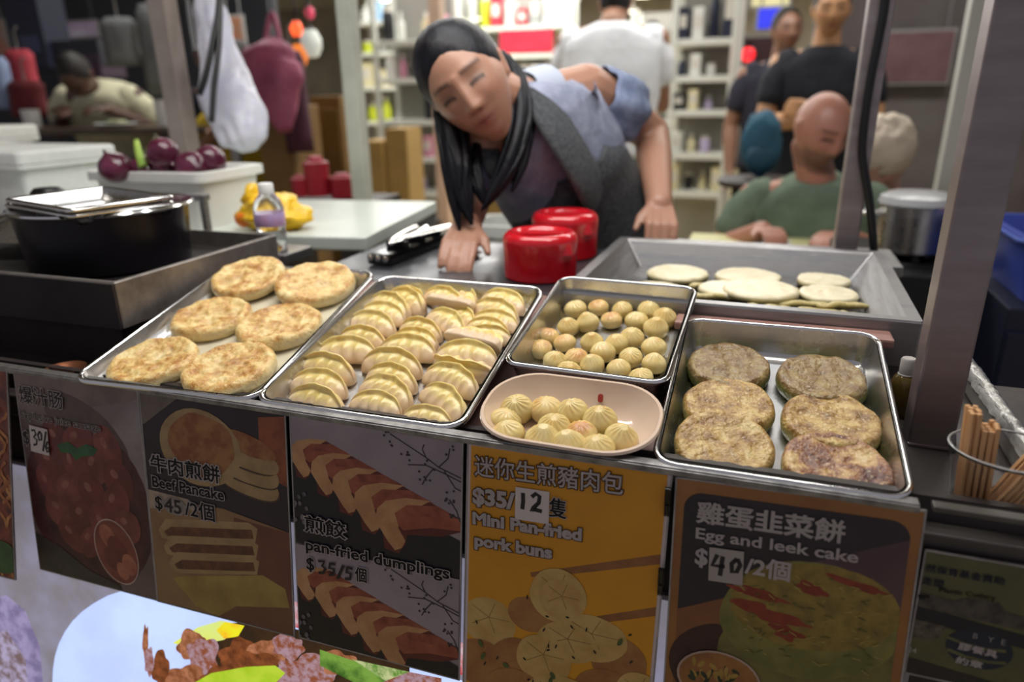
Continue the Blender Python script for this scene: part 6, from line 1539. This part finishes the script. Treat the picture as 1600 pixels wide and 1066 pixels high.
# carton stack by the rack
for i, (px, py, w, h, lb) in enumerate(((600, 312, .115, .30, 'brown cardboard carton on the floor by the pale post'), (637, 312, .115, .36, 'taller tan carton right of the brown one'), (805, 350, .34, .40, 'tan carton on the floor behind the woman, under her arm'))):
    p = W(px, py, 3.7); t = thing('cardboard_carton', lb, 'carton', (p.x, p.y, FLOOR_Z), (0, 0, .1), 'cardboard cartons behind the stall'); hz = p.z + h - FLOOR_Z
    cm = mat('cardboard', '#b08f50', 0.7, col2='#a2834a', scale=8)
    box('box_body', (0, 0, hz / 2), (w, .22, hz), cm, t, .004); box('tape', (0, 0, hz + .001), (.05, .22, .002), mat('goods_tape', '#c2a878'), t)
    for s in (-1, 1): box('flap', (0, s * .056, hz + .003), (w * .98, .10, .003), cm, t)
# beige column, sign boards, door frames
o_ = thing('column', 'narrow beige column beside the left shop rack', 'column', (H(690, 200, 1, 4.4).x, 4.4, FLOOR_Z)); box('shaft', (0, 0, 1.4), (.09, .09, 2.8), mat('beige_paint', '#b59a86', 0.6, col2='#a88c78', scale=3), o_, .004); box('skirting', (0, 0, .06), (.11, .11, .12), mat('beige_dark', '#8a7566', 0.6), o_)
def board(label, px0, px1, py0, py1, y, mt, fr, cat='sign', emit=None):
    a_, b_ = H(px0, py0, 1, y), H(px1, py1, 1, y); w, h = b_.x - a_.x, a_.z - b_.z
    t = thing('sign_board', label, cat, ((a_.x + b_.x) / 2, y, (a_.z + b_.z) / 2))
    box('face', (0, -.012, 0), (w, .012, h), mt, t, .003); box('frame', (0, 0, 0), (w + .03, .02, h + .03), fr, t, .004)
    tube('hanger', [(-w * .4, 0, h / 2), (-w * .4, 0, h / 2 + .3)], .005, STEEL_D, t, 6); tube('hanger', [(w * .4, 0, h / 2), (w * .4, 0, h / 2 + .3)], .005, STEEL_D, t, 6)
FRM = mat('sign_frame', '#9a9a98', 0.5)
board('red sign board hanging in the shop between the woman and man', 783, 862, 50, 80, 6.6, mat('sign_red', '#c01c38', 0.5, col2='#d03048', scale=3), mat('sign_red_frame', '#b02438', 0.5))
board('small bright blue lit sign near the man in black', 1186, 1222, 14, 44, 4.2, mat('sign_blue', '#2c34c8', 0.4, emit=.9), FRM)
board('cream lit sign strip above the blue sign', 1176, 1232, -10, 8, 4.25, mat('sign_cream', '#d8d0a0', 0.4, emit=.5), FRM)
board('purple and white lit sign in the dark far left', 100, 155, 36, 56, 4.3, mat('sign_purple', '#8a6a8c', 0.4, col2='#b8b4c0', scale=3, emit=.12), FRM)
board('pale poster with an orange patch at the far left edge', -20, 16, 34, 84, 4.2, mat('poster_pale', '#9a9a98', 0.5, col2='#c06a3c', scale=2.5), FRM)
board('pale green poster hanging in the shop by the right rack', 1074, 1112, 8, 52, 5.2, mat('poster_mint', '#bfd8cf', 0.5), FRM)
board('pale poster with orange patch behind the white carrier bag', 352, 384, 28, 80, 3.6, mat('poster_beige', '#8f7a68', 0.5, col2='#b0643c', scale=6), FRM)
board('dusty pink notice panel on the grey wall at the right', 1372, 1478, 52, 128, 4.6, mat('notice_pink', '#7d5f62', 0.6, col2='#6a4c50', scale=5), FRM)
board('mauve panel painted as a glass door reflection left of the grey wall, by the blue sign', 1148, 1206, 60, 150, 4.65, mat('door_reflection_mauve', '#5c4448', 0.6, col2='#4a3438', scale=4), FRM)  # pinkish dark reflection in a glass door, put into a flat panel's colour
t = thing('red_lamp', 'small glowing red lamp left of the man in black', 'lamp', tuple(W(1168, 85, 4.3))); lathe('bulb', [(0, -.045), (.035, -.03), (.045, 0), (.035, .03), (0, .045)], mat('lamp_red', '#e0242c', 0.4, emit=2.0), t, 20); lathe('socket', [(0, .04), (.02, .04), (.02, .07), (0, .07)], BLACK, t, 14)
def jamb(label, px, y, w, mt, z1=1.8):
    p = H(px, 200, 1, y); t = thing('door_jamb', label, 'frame', (p.x, y, FLOOR_Z), (0, 0, 0), 'upright frames of the shop front')
    box('upright', (0, 0, (z1 - FLOOR_Z) / 2), (w, .06, z1 - FLOOR_Z), mt, t, .004); box('foot', (0, 0, .03), (w + .02, .08, .06), mt, t)
jamb('pale metal shop front frame right of the right rack', 1143, 4.15, .05, mat('pale_frame', '#b9b8b0', 0.4))
jamb('pale metal shop front frame right of the pale post', 560, 4.0, .05, mat('pale_frame', '#b9b8b0'))
jamb('white upright panel between the grey wall and wide post', 1503, 2.7, .11, mat('white_panel', '#c6c6c0', 0.45))
# hanging clothes and clutter in the dark left corner
def hang(label, px, py, d, w, h, c, c2):
    p = W(px, py, d); t = thing('hanging_garment', label, 'garment', tuple(p), (0, 0, 0), 'clothes hanging in the dark corner')
    garment('cloth', [((0, 0, h / 2), w * .35, .03, CR), ((0, 0, h * .4), w * .5, .05, CR), ((0, 0, 0), w * .48, .05, CR), ((0, 0, -h / 2), w * .55, .045, CR)], mat('garment_' + c, c, 0.8, col2=c2, scale=7), t, None, .15, 30, 2.2, True, 0, 0, 2 * pi, 3)
    tube('hook', [(0, 0, h / 2), (0, 0, h / 2 + .10), (.03, 0, h / 2 + .12)], .005, STEEL_D, t, 6)
hang('red garment hanging at the far left', 36, 115, 4.1, .16, .26, '#a03440', '#b84450')
hang('dark red garment lower at the far left', 45, 155, 4.0, .2, .2, '#5a1c22', '#6a2428')
hang('pale blue garment at the far left edge', 4, 130, 4.0, .1, .28, '#8090b4', '#90a0c0')
hang('grey rounded fan shape in the dark left area, built as hanging cloth', 190, 65, 4.1, .20, .26, '#6a6c6c', '#585a5c')  # fan shape made with the garment form
hang('tall grey column left of the grey post, built as hanging cloth', 243, 80, 4.1, .15, .5, '#5e6060', '#4e5052')  # column made with the garment form
hang('maroon garment hanging right of the pink bag', 462, 160, 3.3, .12, .45, '#4a2236', '#3c1a2c')
for i, (px, py, w, h, c, lb) in enumerate(((130, 85, .5, .16, '#23252e', 'dark equipment box on the wall above the cream-shirted diner'), (145, 105, .35, .14, '#3a2a3a', 'dark box with a pink stripe below the equipment box'), (60, 45, .3, .5, '#1c2036', 'tall navy locker in the dark left corner'))):
    p = W(px, py, 4.6); t = thing('wall_box', lb, 'box', tuple(p), (0, 0, 0), 'boxes on the dark wall'); mt = mat('wallbox_' + c, c, 0.6)
    box('case', (0, 0, 0), (w, .2, h), mt, t, .01); box('stripe', (0.02, -.102, -h * .2), (w * .5, .006, h * .2), mat('stripe_%d' % i, ['#6a6c74', '#8a3a58', '#3a4060'][i], 0.5), t)
# round ceiling lights of the shop
CL_ = mat('ceiling_light_glow', '#fff6e0', 0.4, emit=6.0)
for i, (x, y) in enumerate([(-1.2, 7.2), (-2.0, 7.2), (-2.8, 7.2), (-1.5, 8.6), (-2.4, 8.6), (-3.4, 8.6), (-1.9, 10.2), (-3.0, 10.2), (-4.2, 10.2), (-1.0, 10.4), (-4.4, 7.6), (-5.2, 9.0)]):
    t = thing('ceiling_light', 'round ceiling light, %s from left in the %s row of the shop' % (ORD[sorted([q for q, _ in [(-1.2, 7.2), (-2.0, 7.2), (-2.8, 7.2), (-4.4, 7.6)]]).index(x)] if y < 8 else ORD[sorted([-1.5, -2.4, -3.4, -5.2]).index(x)] if y < 9.5 else ORD[sorted([-1.9, -3.0, -4.2, -1.0]).index(x)], 'nearest' if y < 8 else ('middle' if y < 9.5 else 'farthest')), 'ceiling light', (x, y, 1.70), (0, 0, 0), 'round ceiling lights in the shop')
    lathe('diffuser', [(0, -.32), (.09, -.315), (.115, -.30), (.09, -.285), (0, -.283)], CL_, t, 24)
    lathe('ring', [(.115, -.315), (.135, -.30), (.115, -.285)], WHITE_P, t, 24)
    tube('stem', [(0, 0, -.29), (0, 0, .17)], .01, WHITE_P, t, 8)
# low glass partition edge / white lower cabinet behind the woman
t = thing('white_bin', 'pale plastic bin behind the woman, left of the red canisters', 'bin', (H(805, 360, 1, 1.5).x, 1.5, FLOOR_Z))
zt = H(805, 345, 1, 1.5).z - FLOOR_Z
V, Fc = loft([[(x, y, z) for x, y in rrect(w_, d_, .04, 5)] for w_, d_, z in ((.20, .16, 0), (.24, .20, zt - .04), (.26, .22, zt - .035), (.26, .22, zt), (.235, .195, zt), (.19, .15, .02))], True, True)
mesh('bin_wall', V, Fc, mat('bin_plastic', '#c9cbc4', 0.45), t, True, angle=40)
box('handle', (0, -.115, zt - .06), (.08, .012, .02), WHITE_P, t, .003)
# rear ledge behind the fryer where the woman leans
t = thing('rear_ledge', 'narrow steel ledge behind the frying pan under her hand', 'ledge', (0.02, 0.90, 0)); box('plank', (0, 0, 0.015), (0.50, 0.16, .02), STEEL_D, t, .002)
for s in (-1, 1): box('leg', (s * .22, .05, (FLOOR_Z + .005) / 2), (.03, .03, -FLOOR_Z + .005), STEEL_D, t)

# teal rucksack on the floor side of the bald man
p = W(1190, 225, 2.75); t = thing('rucksack', 'teal rucksack behind the shoulder of the bald man', 'bag', tuple(p))
lump('sack', (0, 0, 0), (.075, .06, .13), mat('teal_fabric', '#2c5f7a', 0.7, col2='#275468', scale=9), t, 4, .12, 4)
lump('pocket', (0.0, -.05, -.05), (.055, .025, .05), mat('teal_fabric_dark', '#224a5e', 0.7), t, 6, .1, 3)
tube('strap', [(-.04, .02, .11), (-.05, .06, .05), (-.045, .06, -.08)], .012, mat('teal_fabric_dark', '#224a5e'), t, 8, .5, 4)
st = thing('stool', 'dark stool carrying the teal rucksack', 'stool', (p.x, p.y, FLOOR_Z)); hh = p.z - .13 - FLOOR_Z
lathe('seat', [(0, hh - .03), (.15, hh - .03), (.155, hh - .01), (.14, hh), (0, hh)], DARK, st, 28)
for k in range(4): tube('leg', [(.11 * cos(k * pi / 2 + .7), .11 * sin(k * pi / 2 + .7), hh - .03), (.15 * cos(k * pi / 2 + .7), .15 * sin(k * pi / 2 + .7), 0)], .012, DARK, st, 8)

# printed patch on the black t-shirt is left to the cloth; a folded cloth lies on the worktop by the hand
cl2 = thing('dish_cloth', 'crumpled pale cloth on the worktop beside the woman\'s hand', 'cloth', tuple(H(668, 398, 2, 0.031)))
lump('cloth', (0.075, 0.02, 0.006), (0.028, 0.022, 0.010), mat('pale_cloth', '#c9b8b0', 0.8, col2='#b8a69e', scale=20), cl2, 8, 0.5, 4)
